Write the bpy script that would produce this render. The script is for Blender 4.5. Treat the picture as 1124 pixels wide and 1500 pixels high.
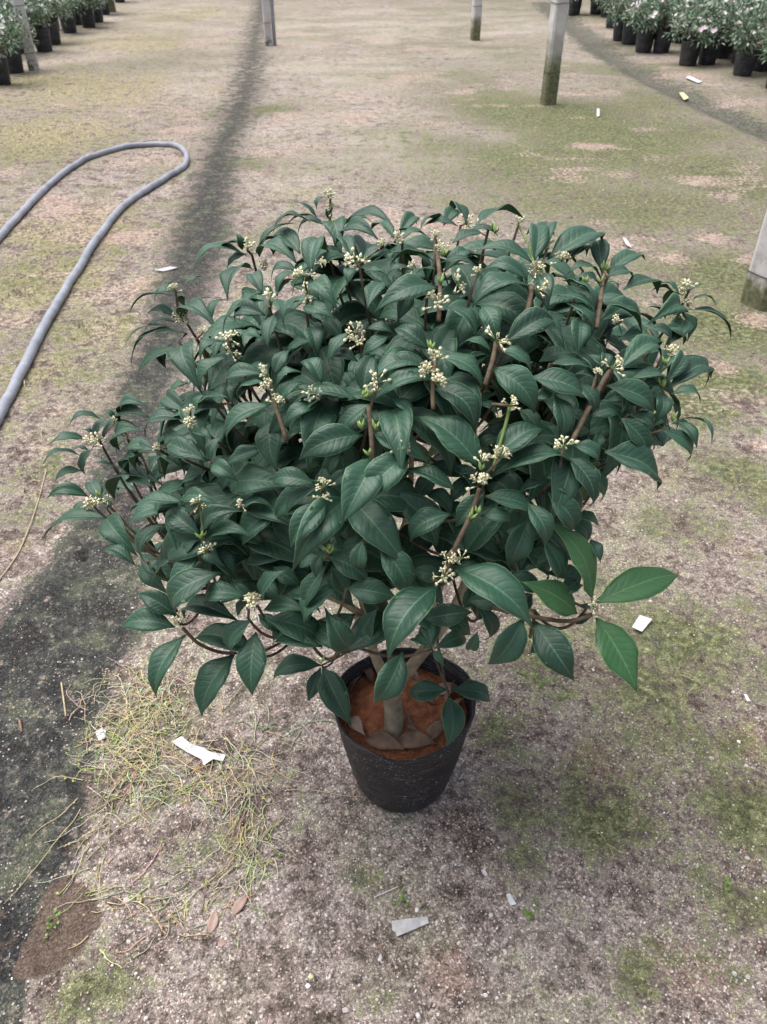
import bpy, math, random
import numpy as np
from mathutils import Vector, Matrix
random.seed(7)
rng = np.random.default_rng(11)
S = bpy.context.scene
for o in list(bpy.data.objects):
    bpy.data.objects.remove(o)

# ------------------------------------------------------------------ camera, sky, sun, exposure
F_PX, CAM_H, PITCH = 1126.0, 1.5, math.radians(37.9)      # photo is 1124 x 1500 px
cam_d = bpy.data.cameras.new('camera')
cam = bpy.data.objects.new('camera', cam_d)
S.collection.objects.link(cam)
cam.location = (0, 0, CAM_H)
cam.rotation_euler = (math.pi / 2 - PITCH, 0, 0)
cam_d.sensor_fit = 'HORIZONTAL'
cam_d.sensor_width = 36.0
cam_d.lens = 36.0 * F_PX / 1124.0
cam_d.clip_start, cam_d.clip_end = 0.02, 3000
cam_d.dof.use_dof = True
cam_d.dof.focus_distance = 1.2
cam_d.dof.aperture_fstop = 14.0
S.camera = cam

SUN_EL, SUN_AZ = math.radians(70), math.radians(-62)      # azimuth from +Y towards +X
w = bpy.data.worlds.new('World')
S.world = w
w.use_nodes = True
nt = w.node_tree
bg = nt.nodes['Background']
sky = nt.nodes.new('ShaderNodeTexSky')
sky.sky_type = 'NISHITA'
sky.sun_disc = False
sky.sun_elevation = SUN_EL
sky.sun_rotation = SUN_AZ
sky.air_density = 1.0
sky.dust_density = 6.0
sky.ozone_density = 0.6
bw = nt.nodes.new('ShaderNodeRGBToBW')                    # thin cloud: most of the blue is washed out
mx = nt.nodes.new('ShaderNodeMix'); mx.data_type = 'RGBA'
mx.inputs[0].default_value = 0.48
nt.links.new(sky.outputs[0], bw.inputs[0])
nt.links.new(sky.outputs[0], mx.inputs[6]); nt.links.new(bw.outputs[0], mx.inputs[7])
nt.links.new(mx.outputs[2], bg.inputs[0])
bg.inputs[1].default_value = 0.12
sd = bpy.data.lights.new('sun', 'SUN')
sd.energy = 1.5
sd.angle = math.radians(60)
sd.color = (1.0, 0.98, 0.965)
sun = bpy.data.objects.new('sun', sd)
S.collection.objects.link(sun)
to_sun = Vector((math.sin(SUN_AZ) * math.cos(SUN_EL), math.cos(SUN_AZ) * math.cos(SUN_EL), math.sin(SUN_EL)))
sun.rotation_euler = to_sun.to_track_quat('Z', 'Y').to_euler()
sun.location = (0, 0, 8)
vs = S.view_settings
vs.view_transform = 'Standard'
vs.look = 'None'
vs.exposure = 0.80
vs.gamma = 1.0
vs.use_curve_mapping = False

# ------------------------------------------------------------------ helpers: pixels, noise, meshes
SP, CP = math.sin(PITCH), math.cos(PITCH)
CAM = Vector((0, 0, CAM_H))
def ray(x, y):
    u, v = (x - 562.0) / F_PX, (750.0 - y) / F_PX
    return Vector((u, CP + v * SP, -SP + v * CP))         # unit depth along the optical axis
def at_z(x, y, z=0.0):
    d = ray(x, y)
    return CAM + d * ((z - CAM_H) / d.z)
def gxy(x, y):
    p = at_z(x, y, 0.0)
    return (p.x, p.y)

def vnoise(x, y, seed=0):
    x = np.asarray(x, float); y = np.asarray(y, float)
    xi, yi = np.floor(x).astype(np.int64), np.floor(y).astype(np.int64)
    xf, yf = x - xi, y - yi
    def h(a, b):
        n = (a * 374761393 + b * 668265263 + seed * 1442695041) & 0xffffffff
        n = ((n ^ (n >> 13)) * 1274126177) & 0xffffffff
        return ((n ^ (n >> 16)) & 0xffffff) / float(0xffffff)
    u, v = xf * xf * (3 - 2 * xf), yf * yf * (3 - 2 * yf)
    return (h(xi, yi) * (1 - u) + h(xi + 1, yi) * u) * (1 - v) + (h(xi, yi + 1) * (1 - u) + h(xi + 1, yi + 1) * u) * v
def fbm(x, y, s, seed=0, octv=4):
    t, a, n = 0, 0.5, 0
    for k in range(octv):
        t = t + a * vnoise(np.asarray(x) * s * 2 ** k, np.asarray(y) * s * 2 ** k, seed + k * 7)
        n += a; a *= 0.5
    return t / n
def sstep(a, b, x):
    t = np.clip((x - a) / (b - a), 0, 1)
    return t * t * (3 - 2 * t)

HOLE = gxy(122, 815)
DITCH = [gxy(*p) for p in ((800, 5), (840, 38), (875, 68), (930, 103), (1000, 138), (1060, 166), (1124, 193), (1250, 245), (1500, 340))]
def dist_line(x, y, pts):
    d = np.full(np.shape(x), 1e9)
    for (ax, ay), (bx, by) in zip(pts[:-1], pts[1:]):
        vx, vy = bx - ax, by - ay
        t = np.clip(((x - ax) * vx + (y - ay) * vy) / (vx * vx + vy * vy), 0, 1)
        d = np.minimum(d, np.hypot(x - ax - t * vx, y - ay - t * vy))
    return d
def ground_h(x, y):
    x = np.asarray(x, float); y = np.asarray(y, float)
    h = 0.030 * (fbm(x, y, 0.9, 3) - 0.5) + 0.016 * (fbm(x, y, 6.0, 5) - 0.5) + 0.009 * (fbm(x, y, 30.0, 9, 3) - 0.5)
    near = np.exp(-((x - 0.04) ** 2 + (y - 0.97) ** 2) / 0.05)
    h = h * (1 - near)
    h = h - 0.05 * np.exp(-(dist_line(x, y, DITCH) / 0.16) ** 2)
    h = h - 0.05 * np.exp(-((x - HOLE[0]) ** 2 + (y - HOLE[1]) ** 2) / 0.013 ** 2)
    return h
def gh(x, y):
    return float(ground_h(np.array([x]), np.array([y]))[0])
def gpt(px, py, lift=0.0):
    x, y = gxy(px, py)
    return Vector((x, y, gh(x, y) + lift))

COL = S.collection
class MB:
    def __init__(s):
        s.v, s.f, s.m, s.uv, s.c = [], [], [], [], []
    def add(s, vs_, fs_, mi=0, uv=None, col=None):
        b = len(s.v)
        s.v += [tuple(p) for p in vs_]
        s.f += [tuple(b + i for i in f) for f in fs_]
        s.m += [mi] * len(fs_)
        if uv is not None: s.uv += list(uv)
        if col is not None: s.c += [col] * len(vs_)
    def tube(s, pts, rad, n=6, mi=0, cap=True, col=None):
        pts = [Vector(p) for p in pts]
        if not hasattr(rad, '__len__'): rad = [rad] * len(pts)
        vs_, fs_ = [], []
        ref = Vector((0.31, 0.2, 0.93))
        for i, p in enumerate(pts):
            t = (pts[min(i + 1, len(pts) - 1)] - pts[max(i - 1, 0)])
            t = t.normalized() if t.length > 1e-9 else Vector((0, 0, 1))
            if abs(t.dot(ref)) > 0.95: a = t.cross(Vector((1, 0, 0))).normalized()
            else: a = t.cross(ref).normalized()
            b = t.cross(a)
            for k in range(n):
                an = 2 * math.pi * k / n
                vs_.append(p + (a * math.cos(an) + b * math.sin(an)) * rad[i])
        for i in range(len(pts) - 1):
            for k in range(n):
                k2 = (k + 1) % n
                fs_.append((i * n + k, i * n + k2, (i + 1) * n + k2, (i + 1) * n + k))
        if cap:
            fs_.append(tuple(range(n - 1, -1, -1)))
            fs_.append(tuple((len(pts) - 1) * n + k for k in range(n)))
        s.add(vs_, fs_, mi, None, col)
    def mesh(s, name, mats, smooth=True):
        me = bpy.data.meshes.new(name)
        me.from_pydata(s.v, [], s.f)
        for m in (mats if isinstance(mats, (list, tuple)) else [mats]):
            me.materials.append(m)
        me.polygons.foreach_set('material_index', s.m)
        if smooth: me.polygons.foreach_set('use_smooth', [True] * len(s.f))
        if s.uv and len(s.uv) == len(s.v):
            l = me.uv_layers.new(name='UVMap')
            idx = np.zeros(len(me.loops), dtype=np.int64)
            me.loops.foreach_get('vertex_index', idx)
            l.data.foreach_set('uv', np.array(s.uv, float)[idx].ravel())
        if s.c and len(s.c) == len(s.v):
            a = me.color_attributes.new('col', 'FLOAT_COLOR', 'POINT')
            arr = np.ones((len(s.v), 4)); arr[:, :3] = np.array(s.c)
            a.data.foreach_set('color', arr.ravel())
        me.update()
        return me
def link(name, me, parent=None, loc=(0, 0, 0), rot=(0, 0, 0)):
    o = bpy.data.objects.new(name, me)
    COL.objects.link(o)
    o.parent = parent
    o.location = loc
    o.rotation_euler = rot
    return o
def tag(o, label=None, cat=None, group=None, kind=None):
    if label: o['label'] = label
    if cat: o['category'] = cat
    if group: o['group'] = group
    if kind: o['kind'] = kind
    return o

# ------------------------------------------------------------------ materials
class NT:
    def __init__(s, name):
        s.mat = bpy.data.materials.new(name)
        s.mat.use_nodes = True
        s.t = s.mat.node_tree
        s.b = s.t.nodes['Principled BSDF']
    def n(s, typ, **kw):
        nd = s.t.nodes.new(typ)
        for k, v in kw.items(): setattr(nd, k, v)
        return nd
    def put(s, sock, v):
        if isinstance(v, bpy.types.NodeSocket): s.t.links.new(v, sock)
        elif isinstance(v, tuple) and len(v) == 3 and sock.type == 'RGBA': sock.default_value = (*v, 1)
        else: sock.default_value = v
    def math(s, op, a, b=0.0, c=None, clamp=False):
        nd = s.n('ShaderNodeMath', operation=op, use_clamp=clamp)
        s.put(nd.inputs[0], a); s.put(nd.inputs[1], b)
        if c is not None: s.put(nd.inputs[2], c)
        return nd.outputs[0]
    def mix(s, f, a, b, mode='MIX'):
        nd = s.n('ShaderNodeMix', data_type='RGBA', blend_type=mode)
        s.put(nd.inputs[0], f); s.put(nd.inputs[6], a); s.put(nd.inputs[7], b)
        return nd.outputs[2]
    def noise(s, vec, scale, detail=4, rough=0.55, dist=0.0):
        nd = s.n('ShaderNodeTexNoise')
        s.put(nd.inputs['Vector'], vec)
        nd.inputs['Scale'].default_value = scale; nd.inputs['Detail'].default_value = detail
        nd.inputs['Roughness'].default_value = rough; nd.inputs['Distortion'].default_value = dist
        return nd.outputs[0]
    def vor(s, vec, scale, feature='F1'):
        nd = s.n('ShaderNodeTexVoronoi', feature=feature)
        s.put(nd.inputs['Vector'], vec); nd.inputs['Scale'].default_value = scale
        return nd
    def ramp(s, f, stops):
        nd = s.n('ShaderNodeValToRGB')
        cr = nd.color_ramp
        while len(cr.elements) > 1: cr.elements.remove(cr.elements[-1])
        for i, (p, c) in enumerate(stops):
            e = cr.elements[0] if i == 0 else cr.elements.new(p)
            e.position = p
            e.color = (*c, 1) if isinstance(c, tuple) else (c, c, c, 1)
        s.put(nd.inputs[0], f)
        return nd.outputs[0]
    def smooth(s, f, a, b):
        nd = s.n('ShaderNodeMapRange', interpolation_type='SMOOTHSTEP')
        s.put(nd.inputs[0], f); nd.inputs[1].default_value = a; nd.inputs[2].default_value = b
        return nd.outputs[0]
    def coord(s, which='Object'):
        return s.n('ShaderNodeTexCoord').outputs[which]
    def attr(s, name, out='Color'):
        return s.n('ShaderNodeAttribute', attribute_name=name).outputs[out]
    def bump(s, h, strength, dist):
        nd = s.n('ShaderNodeBump')
        nd.inputs['Strength'].default_value = strength; nd.inputs['Distance'].default_value = dist
        s.put(nd.inputs['Height'], h)
        s.t.links.new(nd.outputs[0], s.b.inputs['Normal'])
    def fin(s, col, rough=0.8, spec=0.3):
        s.put(s.b.inputs['Base Color'], col)
        s.put(s.b.inputs['Roughness'], rough)
        s.b.inputs['Specular IOR Level'].default_value = spec
        return s.mat

def simple(name, c1, c2, scale, rough=0.8, spec=0.3, bump=0.0, bdist=0.002):
    m = NT(name)
    p = m.coord()
    n = m.noise(p, scale, 6, 0.6)
    if bump: m.bump(m.noise(p, scale * 2.5, 5), bump, bdist)
    return m.fin(m.ramp(n, [(0.3, c1), (0.7, c2)]), rough, spec)

def sepc(m, sock):
    nd = m.n('ShaderNodeSeparateColor'); m.put(nd.inputs[0], sock)
    return nd.outputs[0], nd.outputs[1], nd.outputs[2]

def ground_material():
    m = NT('ground_gravel_moss')
    p = m.coord()
    def nn(sc, det, ro):
        q = m.noise(p, sc, det, ro)
        return m.math('ADD', m.math('MULTIPLY', m.math('SUBTRACT', q, 0.5), 1.9), 0.5)
    n1 = nn(2.2, 5, .6); n2 = nn(9.0, 6, 0.62); n3 = nn(42.0, 6, 0.68); n4 = nn(190.0, 4, 0.7)
    v1 = m.vor(p, 240.0); v2 = m.vor(p, 520.0)
    r1, _, _ = sepc(m, v1.outputs['Color']); r2, _, _ = sepc(m, v2.outputs['Color'])
    moss, cloth, bare = sepc(m, m.attr('mask_a'))
    yel, red, strip = sepc(m, m.attr('mask_b'))
    spill, pale, _ = sepc(m, m.attr('mask_c'))  # spill also carries the shade painted into the small pit
    base = m.ramp(n2, [(0.22, (0.225, 0.176, 0.152)), (0.45, (0.345, 0.285, 0.258)), (0.60, (0.42, 0.357, 0.334)), (0.8, (0.54, 0.48, 0.455))])
    base = m.mix(m.smooth(n3, 0.30, 0.62), m.mix(0.62, base, (0.105, 0.085, 0.066)), base)
    base = m.mix(m.math('MULTIPLY', m.smooth(n1, 0.45, 0.75), 0.55), base, m.mix(n3, (0.17, 0.165, 0.10), (0.33, 0.31, 0.20)))
    dirt = m.smooth(m.math('ADD', red, m.math('MULTIPLY', m.math('SUBTRACT', n2, 0.5), 1.1)), 0.3, 0.75)
    base = m.mix(m.math('MULTIPLY', dirt, 0.65), base, m.ramp(n3, [(0.3, (0.20, 0.115, 0.085)), (0.7, (0.36, 0.235, 0.19))]))
    base = m.mix(m.math('MULTIPLY', pale, 0.75), base, (0.46, 0.41, 0.35))
    # yellow dry moss
    yf = m.smooth(m.math('ADD', yel, m.math('ADD', m.math('MULTIPLY', m.math('SUBTRACT', n2, 0.5), 1.5), m.math('MULTIPLY', m.math('SUBTRACT', n3, 0.5), 0.9))), 0.35, 0.85)
    base = m.mix(m.math('MULTIPLY', yf, 0.80), base, m.ramp(n3, [(0.3, (0.20, 0.18, 0.095)), (0.55, (0.36, 0.315, 0.175)), (0.75, (0.50, 0.45, 0.27))]))
    # moss
    mf = m.smooth(m.math('ADD', moss, m.math('ADD', m.math('MULTIPLY', m.math('SUBTRACT', n2, 0.5), 1.5), m.math('MULTIPLY', m.math('SUBTRACT', n3, 0.5), 1.3))), 0.25, 0.85)
    mossc = m.ramp(n3, [(0.25, (0.058, 0.072, 0.028)), (0.5, (0.120, 0.140, 0.056)), (0.75, (0.22, 0.235, 0.115))])
    base = m.mix(m.math('MULTIPLY', mf, 0.86), base, mossc)
    # bare pinkish prints
    bf = m.smooth(m.math('ADD', bare, m.math('MULTIPLY', m.math('SUBTRACT', n3, 0.5), 0.8)), 0.3, 0.7)
    base = m.mix(m.math('MULTIPLY', bf, 0.85), base, m.ramp(n3, [(0.3, (0.34, 0.245, 0.20)), (0.7, (0.47, 0.37, 0.315))]))
    # dark woven ground cloth half buried in silt
    cf = m.smooth(m.math('ADD', cloth, m.math('ADD', m.math('MULTIPLY', m.math('SUBTRACT', n2, 0.5), 1.35), m.math('MULTIPLY', m.math('SUBTRACT', n3, 0.5), 0.9))), 0.28, 0.62)
    cc = m.ramp(n2, [(0.3, (0.030, 0.034, 0.036)), (0.55, (0.050, 0.055, 0.052)), (0.75, (0.088, 0.096, 0.066))])
    cc = m.mix(m.smooth(n3, 0.60, 0.82), cc, (0.20, 0.175, 0.145))
    base = m.mix(m.math('MULTIPLY', cf, 0.93), base, cc)
    sf = m.smooth(m.math('ADD', strip, m.math('ADD', m.math('MULTIPLY', m.math('SUBTRACT', n1, 0.5), 0.6), m.math('MULTIPLY', m.math('SUBTRACT', n2, 0.5), 1.4))), 0.3, 0.75)
    base = m.mix(m.math('MULTIPLY', sf, 0.85), base, m.ramp(n3, [(0.3, (0.055, 0.058, 0.050)), (0.7, (0.15, 0.15, 0.12))]))
    pf = m.smooth(m.math('ADD', spill, m.math('MULTIPLY', m.math('SUBTRACT', n3, 0.5), 0.5)), 0.4, 0.62)
    base = m.mix(pf, base, m.ramp(n4, [(0.3, (0.095, 0.070, 0.056)), (0.7, (0.175, 0.132, 0.106))]))
    # grains
    g = m.ramp(r1, [(0.0, 0.50), (0.35, 0.84), (0.75, 1.05), (0.92, 1.35), (1.0, 2.0)])
    g2 = m.ramp(r2, [(0.0, 0.55), (0.6, 1.0), (1.0, 1.6)])
    base = m.mix(1.0, base, m.ramp(m.math('ADD', m.math('MULTIPLY', n2, 0.5), m.math('MULTIPLY', n3, 0.5)), [(0.22, 0.58), (0.5, 1.0), (0.78, 1.34)]), 'MULTIPLY')
    calm = m.math('SUBTRACT', 1.0, m.math('MULTIPLY', m.math('MAXIMUM', m.math('MULTIPLY', mf, 0.5), pf), 0.9))
    base = m.mix(calm, base, m.mix(1.0, base, g, 'MULTIPLY'))
    base = m.mix(0.8, base, m.mix(1.0, base, g2, 'MULTIPLY'))
    ht = m.math('ADD', m.math('MULTIPLY', v1.outputs['Distance'], -0.9), m.math('ADD', m.math('MULTIPLY', n4, 1.2), m.math('MULTIPLY', n3, 1.3)))
    m.bump(ht, 0.6, 0.004)
    return m.fin(base, 0.92, 0.15)

def leaf_material(name, dark, mid, vein, rough, under=False, young=0.0):
    m = NT(name)
    uv = m.coord('UV')
    sx = m.n('ShaderNodeSeparateXYZ'); m.put(sx.inputs[0], uv)
    d = m.math('ABSOLUTE', m.math('MULTIPLY', m.math('SUBTRACT', sx.outputs[0], 0.5), 2.0))
    t = sx.outputs[1]
    wob = m.math('MULTIPLY', m.math('SUBTRACT', m.noise(m.coord('Object'), 45.0, 2), 0.5), 1.3)
    ph = m.math('FRACT', m.math('ADD', wob, m.math('SUBTRACT', m.math('MULTIPLY', t, 10.5), m.math('MULTIPLY', d, 1.9))))
    vd = m.math('ABSOLUTE', m.math('SUBTRACT', ph, 0.5))                     # 0 on a side vein
    veinl = m.math('SUBTRACT', 1.0, m.smooth(vd, 0.02, 0.11))
    mid_l = m.math('SUBTRACT', 1.0, m.smooth(d, 0.02, 0.075))
    edge = m.smooth(d, 0.92, 0.98)
    p = m.coord('Object')
    info = m.n('ShaderNodeObjectInfo').outputs['Random']
    n = m.noise(p, 26.0, 4); nf = m.noise(p, 210.0, 3, 0.6)
    f = m.math('ADD', m.math('MULTIPLY', n, 0.6), m.math('MULTIPLY', info, 0.45))
    col = m.ramp(f, [(0.25, dark), (0.8, mid)])
    col = m.mix(m.math('MULTIPLY', m.math('MULTIPLY', veinl, m.math('SUBTRACT', 1.0, d)), 0.10), col, vein)
    col = m.mix(m.math('MULTIPLY', mid_l, 0.42), col, vein)
    col = m.mix(m.math('MULTIPLY', edge, 0.80), col, vein)
    dust = m.smooth(m.noise(p, 420.0, 2, 0.5), 0.70, 0.76)
    if not under: col = m.mix(m.math('MULTIPLY', dust, 0.22), col, (0.30, 0.34, 0.30))
    hh = m.math('ADD', m.math('MULTIPLY', m.smooth(vd, 0.0, 0.30), 0.7 if not under else -0.5),
                m.math('ADD', m.math('MULTIPLY', mid_l, -0.6), m.math('MULTIPLY', nf, 0.35)))
    m.bump(hh, 0.22, 0.0020)
    return m.fin(col, m.math('ADD', rough, m.math('MULTIPLY', n, 0.16)), 0.45)

M = {}
M['ground'] = ground_material()
M['leaf'] = leaf_material('leaf_top', (0.0125, 0.045, 0.027), (0.033, 0.095, 0.056), (0.14, 0.26, 0.15), 0.41)
M['under'] = leaf_material('leaf_underside', (0.050, 0.105, 0.042), (0.080, 0.150, 0.062), (0.15, 0.22, 0.11), 0.55, True)
M['bright'] = leaf_material('leaf_top_fresh', (0.035, 0.112, 0.038), (0.050, 0.145, 0.052), (0.16, 0.30, 0.12), 0.42)
M['bud'] = simple('green_bud', (0.22, 0.36, 0.10), (0.40, 0.52, 0.20), 300, 0.5)
M['petal'] = simple('cream_petal', (0.86, 0.82, 0.50), (0.93, 0.91, 0.70), 200, 0.55)
M['bark'] = simple('branch_bark', (0.075, 0.055, 0.038), (0.19, 0.145, 0.10), 90, 0.8, 0.2, 0.5)
M['trunk'] = simple('trunk_bark', (0.21, 0.165, 0.11), (0.46, 0.38, 0.275), 45, 0.85, 0.2, 0.6, 0.003)
M['shoot'] = simple('green_shoot', (0.10, 0.16, 0.045), (0.19, 0.26, 0.085), 60, 0.5)
M['soil'] = simple('orange_soil', (0.24, 0.085, 0.045), (0.52, 0.215, 0.115), 55, 0.95, 0.1, 1.0, 0.008)
M['dry'] = simple('dry_leaf', (0.11, 0.065, 0.045), (0.33, 0.215, 0.155), 35, 0.7, 0.3, 0.3)
M['drypink'] = simple('dry_leaf_pinkish', (0.30, 0.20, 0.165), (0.46, 0.34, 0.29), 35, 0.7, 0.3, 0.3)
M['white'] = simple('white_plastic', (0.50, 0.51, 0.54), (0.78, 0.78, 0.80), 90, 0.45, 0.4)
M['greyplastic'] = simple('grey_plastic', (0.36, 0.36, 0.37), (0.62, 0.62, 0.63), 60, 0.5, 0.4, 0.5)
M['yellowtag'] = simple('yellow_plastic', (0.60, 0.58, 0.30), (0.72, 0.70, 0.42), 30, 0.5)
M['stone'] = simple('pale_stone', (0.42, 0.36, 0.36), (0.62, 0.56, 0.56), 60, 0.8, 0.3, 0.4)
M['twig'] = simple('straw_twig', (0.36, 0.29, 0.18), (0.55, 0.47, 0.32), 50, 0.8)
M['hose'] = simple('hose_grey', (0.23, 0.245, 0.29), (0.37, 0.39, 0.445), 14, 0.42, 0.45)
M['pipe'] = simple('metal_pipe', (0.24, 0.26, 0.30), (0.36, 0.38, 0.43), 8, 0.35, 0.5)
M['wire'] = simple('dark_wire', (0.05, 0.045, 0.04), (0.10, 0.09, 0.08), 50, 0.6)
M['sprig'] = simple('green_weed', (0.12, 0.20, 0.05), (0.25, 0.34, 0.11), 60, 0.6)

def mat_attr(name, rough=0.85, scale=300, bump=0.0, spec=0.2):
    m = NT(name)
    n = m.noise(m.coord(), scale, 3)
    c = m.mix(1.0, m.attr('col'), m.ramp(n, [(0.3, 0.75), (0.7, 1.2)]), 'MULTIPLY')
    return m.fin(c, rough, spec)
M['gravel'] = mat_attr('gravel_stones', 0.85)
M['blades'] = mat_attr('grass_blades', 0.7, 40)
M['weeds'] = mat_attr('dry_weeds', 0.75, 80)

def pot_material(name, dusty):
    m = NT(name)
    p = m.coord()
    sz = m.n('ShaderNodeSeparateXYZ'); m.put(sz.inputs[0], p)
    n = m.noise(p, 9, 6, 0.65); nf = m.noise(p, 130, 3, 0.6); sp = m.noise(p, 240, 2, 0.5)
    st = m.n('ShaderNodeMapping'); m.put(st.inputs[0], p); st.inputs['Scale'].default_value = (7, 7, 60)
    streak = m.noise(st.outputs[0], 1.0, 4, 0.7)
    c = m.ramp(n, [(0.3, (0.009, 0.009, 0.013)), (0.7, (0.021, 0.022, 0.030))])
    c = m.mix(m.math('MULTIPLY', m.smooth(streak, 0.52, 0.74), dusty), c, (0.17, 0.16, 0.17))
    c = m.mix(m.math('MULTIPLY', m.math('MULTIPLY', m.smooth(sp, 0.64, 0.69), m.smooth(n, 0.35, 0.6)), dusty * 2.2), c, (0.50, 0.48, 0.47))
    c = m.mix(m.math('MULTIPLY', m.smooth(m.noise(p, 16, 3), 0.70, 0.76), 0.8), c, (0.24, 0.09, 0.045))
    rib = m.math('SINE', m.math('MULTIPLY', sz.outputs[2], 900.0))
    m.bump(m.math('ADD', m.math('MULTIPLY', rib, 0.8), nf), 0.55, 0.0016)
    return m.fin(c, m.math('ADD', 0.34, m.math('MULTIPLY', n, 0.3)), 0.5)
M['pot'] = pot_material('black_pot_plastic', 0.40)
M['farpot'] = pot_material('black_nursery_bag', 0.6)

def post_material(name, moss_top):
    m = NT(name)
    p = m.coord()
    sz = m.n('ShaderNodeSeparateXYZ'); m.put(sz.inputs[0], p)
    n = m.noise(p, 5, 6, 0.65); nf = m.noise(p, 38, 5, 0.65)
    c = m.ramp(n, [(0.3, (0.52, 0.495, 0.50)), (0.7, (0.70, 0.675, 0.67))])
    c = m.mix(m.smooth(nf, 0.60, 0.78), c, (0.34, 0.32, 0.31))
    hz = m.math('ADD', sz.outputs[2], m.math('MULTIPLY', m.math('SUBTRACT', n, 0.5), 0.55))
    c = m.mix(m.math('SUBTRACT', 1.0, m.smooth(hz, moss_top * 0.55, moss_top * 1.45)), c,
              m.ramp(nf, [(0.25, (0.075, 0.085, 0.045)), (0.5, (0.16, 0.165, 0.095)), (0.75, (0.30, 0.29, 0.22))]))
    m.bump(nf, 0.5, 0.004)
    return m.fin(c, 0.9, 0.2)
M['post_mossy'] = post_material('concrete_mossy', 0.50)
M['post_clean'] = post_material('concrete_pale', 0.07)
M['post_near'] = post_material('concrete_mossy_foot', 0.17)
M['post_mid'] = post_material('concrete_green_foot', 0.24)

# ------------------------------------------------------------------ ground: one sheet, fine near the plant
def in_poly_sd(x, y, poly):
    inside = np.zeros(x.shape, bool)
    n = len(poly)
    for i in range(n):
        (ax, ay), (bx, by) = poly[i], poly[(i + 1) % n]
        cond = ((ay > y) != (by > y)) & (x < (bx - ax) * (y - ay) / (by - ay + 1e-12) + ax)
        inside ^= cond
    d = dist_line(x, y, poly + [poly[0]])
    return np.where(inside, d, -d)
CLOTH = [gxy(*p) for p in ((400, -40), (398, 0), (392, 60), (386, 120), (374, 170), (352, 215), (346, 260), (338, 330), (325, 390),
         (300, 450), (270, 520), (240, 600), (228, 700), (218, 800), (208, 870), (200, 930), (165, 1000), (130, 1100), (138, 1180), (112, 1260),
         (75, 1330), (45, 1400), (30, 1500), (20, 1700), (-200, 1700), (-200, 1200), (-90, 1000), (0, 905), (62, 842), (112, 762), (140, 680),
         (165, 580), (195, 520), (222, 440), (244, 370), (266, 300), (294, 230), (318, 180), (342, 110), (357, 60), (373, 0), (376, -40))]
SPILL = [gxy(*p) for p in ((70, 1300), (105, 1285), (140, 1310), (150, 1350), (118, 1400), (75, 1430), (25, 1440), (20, 1425), (45, 1370))]
def blobs(x, y, lst):
    t = np.zeros(x.shape)
    for px, py, r, a in lst:
        bx, by = gxy(px, py)
        t = np.maximum(t, a * np.exp(-((x - bx) ** 2 + (y - by) ** 2) / (r * r)))
    return t
MOSS = [(880, 1195, .10, .75), (850, 1160, .08, .6), (760, 1180, .09, .65), (725, 1080, .07, .65), (790, 960, .08, .5), (1000, 930, .10, .55), (1105, 1190, .10, .6),
        (1010, 600, .16, .75), (1060, 560, .16, .7), (1000, 770, .13, .5), (540, 1290, .05, .6), (550, 1450, .06, .6), (940, 1440, .05, .55), (1080, 700, .16, .55),
        (780, 165, .8, .6), (870, 200, .7, .5), (660, 215, .5, .35), (715, 230, .4, .4), (760, 1260, .06, .45), (1090, 1330, .06, .45), (120, 1460, .08, .6), (170, 1440, .06, .55),
        (330, 1230, .06, .4), (250, 1240, .07, .4), (960, 1010, .1, .4), (420, 1150, .06, .35), (1060, 480, .25, .6), (1060, 400, .3, .55), (960, 300, .5, .45), (1080, 260, .6, .5),
        (395, 160, .25, .7), (360, 240, .2, .45), (560, 110, .9, .25), (100, 860, .10, .45), (40, 760, .12, .4), (60, 690, .14, .35), (640, 1230, .05, .3), (440, 1220, .05, .35),
        (420, 30, 1.0, .4), (750, 20, 2.0, .3)]
YEL = [(150, 130, 1.2, .55), (60, 200, .8, .55), (130, 330, .5, .6), (60, 420, .4, .55), (230, 420, .25, .5), (320, 130, .5, .6), (170, 480, .25, .5), (250, 60, 1.5, .5), (60, 120, .8, .45),
       (290, 300, .2, .3), (440, 280, .4, .4), (350, 20, 2, .45), (60, 540, .2, .45), (860, 175, .4, .5), (830, 60, 1.0, .4), (1060, 160, .8, .3)]
BARE = [(1045, 345, .105, 1.0), (860, 345, .10, .8), (985, 377, .13, .75), (905, 375, .10, .6), (1105, 380, .12, .8), (1110, 470, .12, .85), (950, 440, .12, .45), (1000, 415, .10, .35), (1060, 540, .08, .75),
        (1000, 520, .06, .7), (905, 255, .2, .5), (1000, 262, .2, .5), (1080, 300, .15, .4), (860, 215, .25, .5), (960, 230, .2, .45), (640, 330, .2, .2), (60, 660, .09, .6), (90, 600, .08, .6), (180, 345, .12, .7),
        (210, 410, .1, .6), (185, 300, .13, .6), (75, 300, .2, .6), (20, 250, .2, .6), (180, 240, .2, .6), (420, 180, .3, .45), (520, 180, .4, .4), (600, 130, .8, .35), (560, 260, .5, .35), (150, 480, .1, .5),
        (700, 240, .25, .3), (1010, 110, .5, .6), (1090, 150, .3, .6), (880, 40, .8, .5), (1115, 655, .05, .9), (35, 590, .08, .5), (250, 200, .3, .5), (500, 60, 1.5, .3), (330, 60, 1.0, .4)]
RED = [(870, 1120, .12, .6), (1110, 1080, .10, .7), (660, 1440, .08, .75), (1000, 1440, .09, .6), (900, 1000, .08, .4), (500, 1230, .07, .5), (700, 1200, .06, .45), (300, 1060, .06, .6), (1080, 800, .12, .4), (960, 700, .1, .45),
       (20, 800, .1, .5), (180, 1310, .07, .4), (380, 1120, .08, .35), (840, 1010, .06, .4), (1100, 920, .1, .4)]
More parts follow.
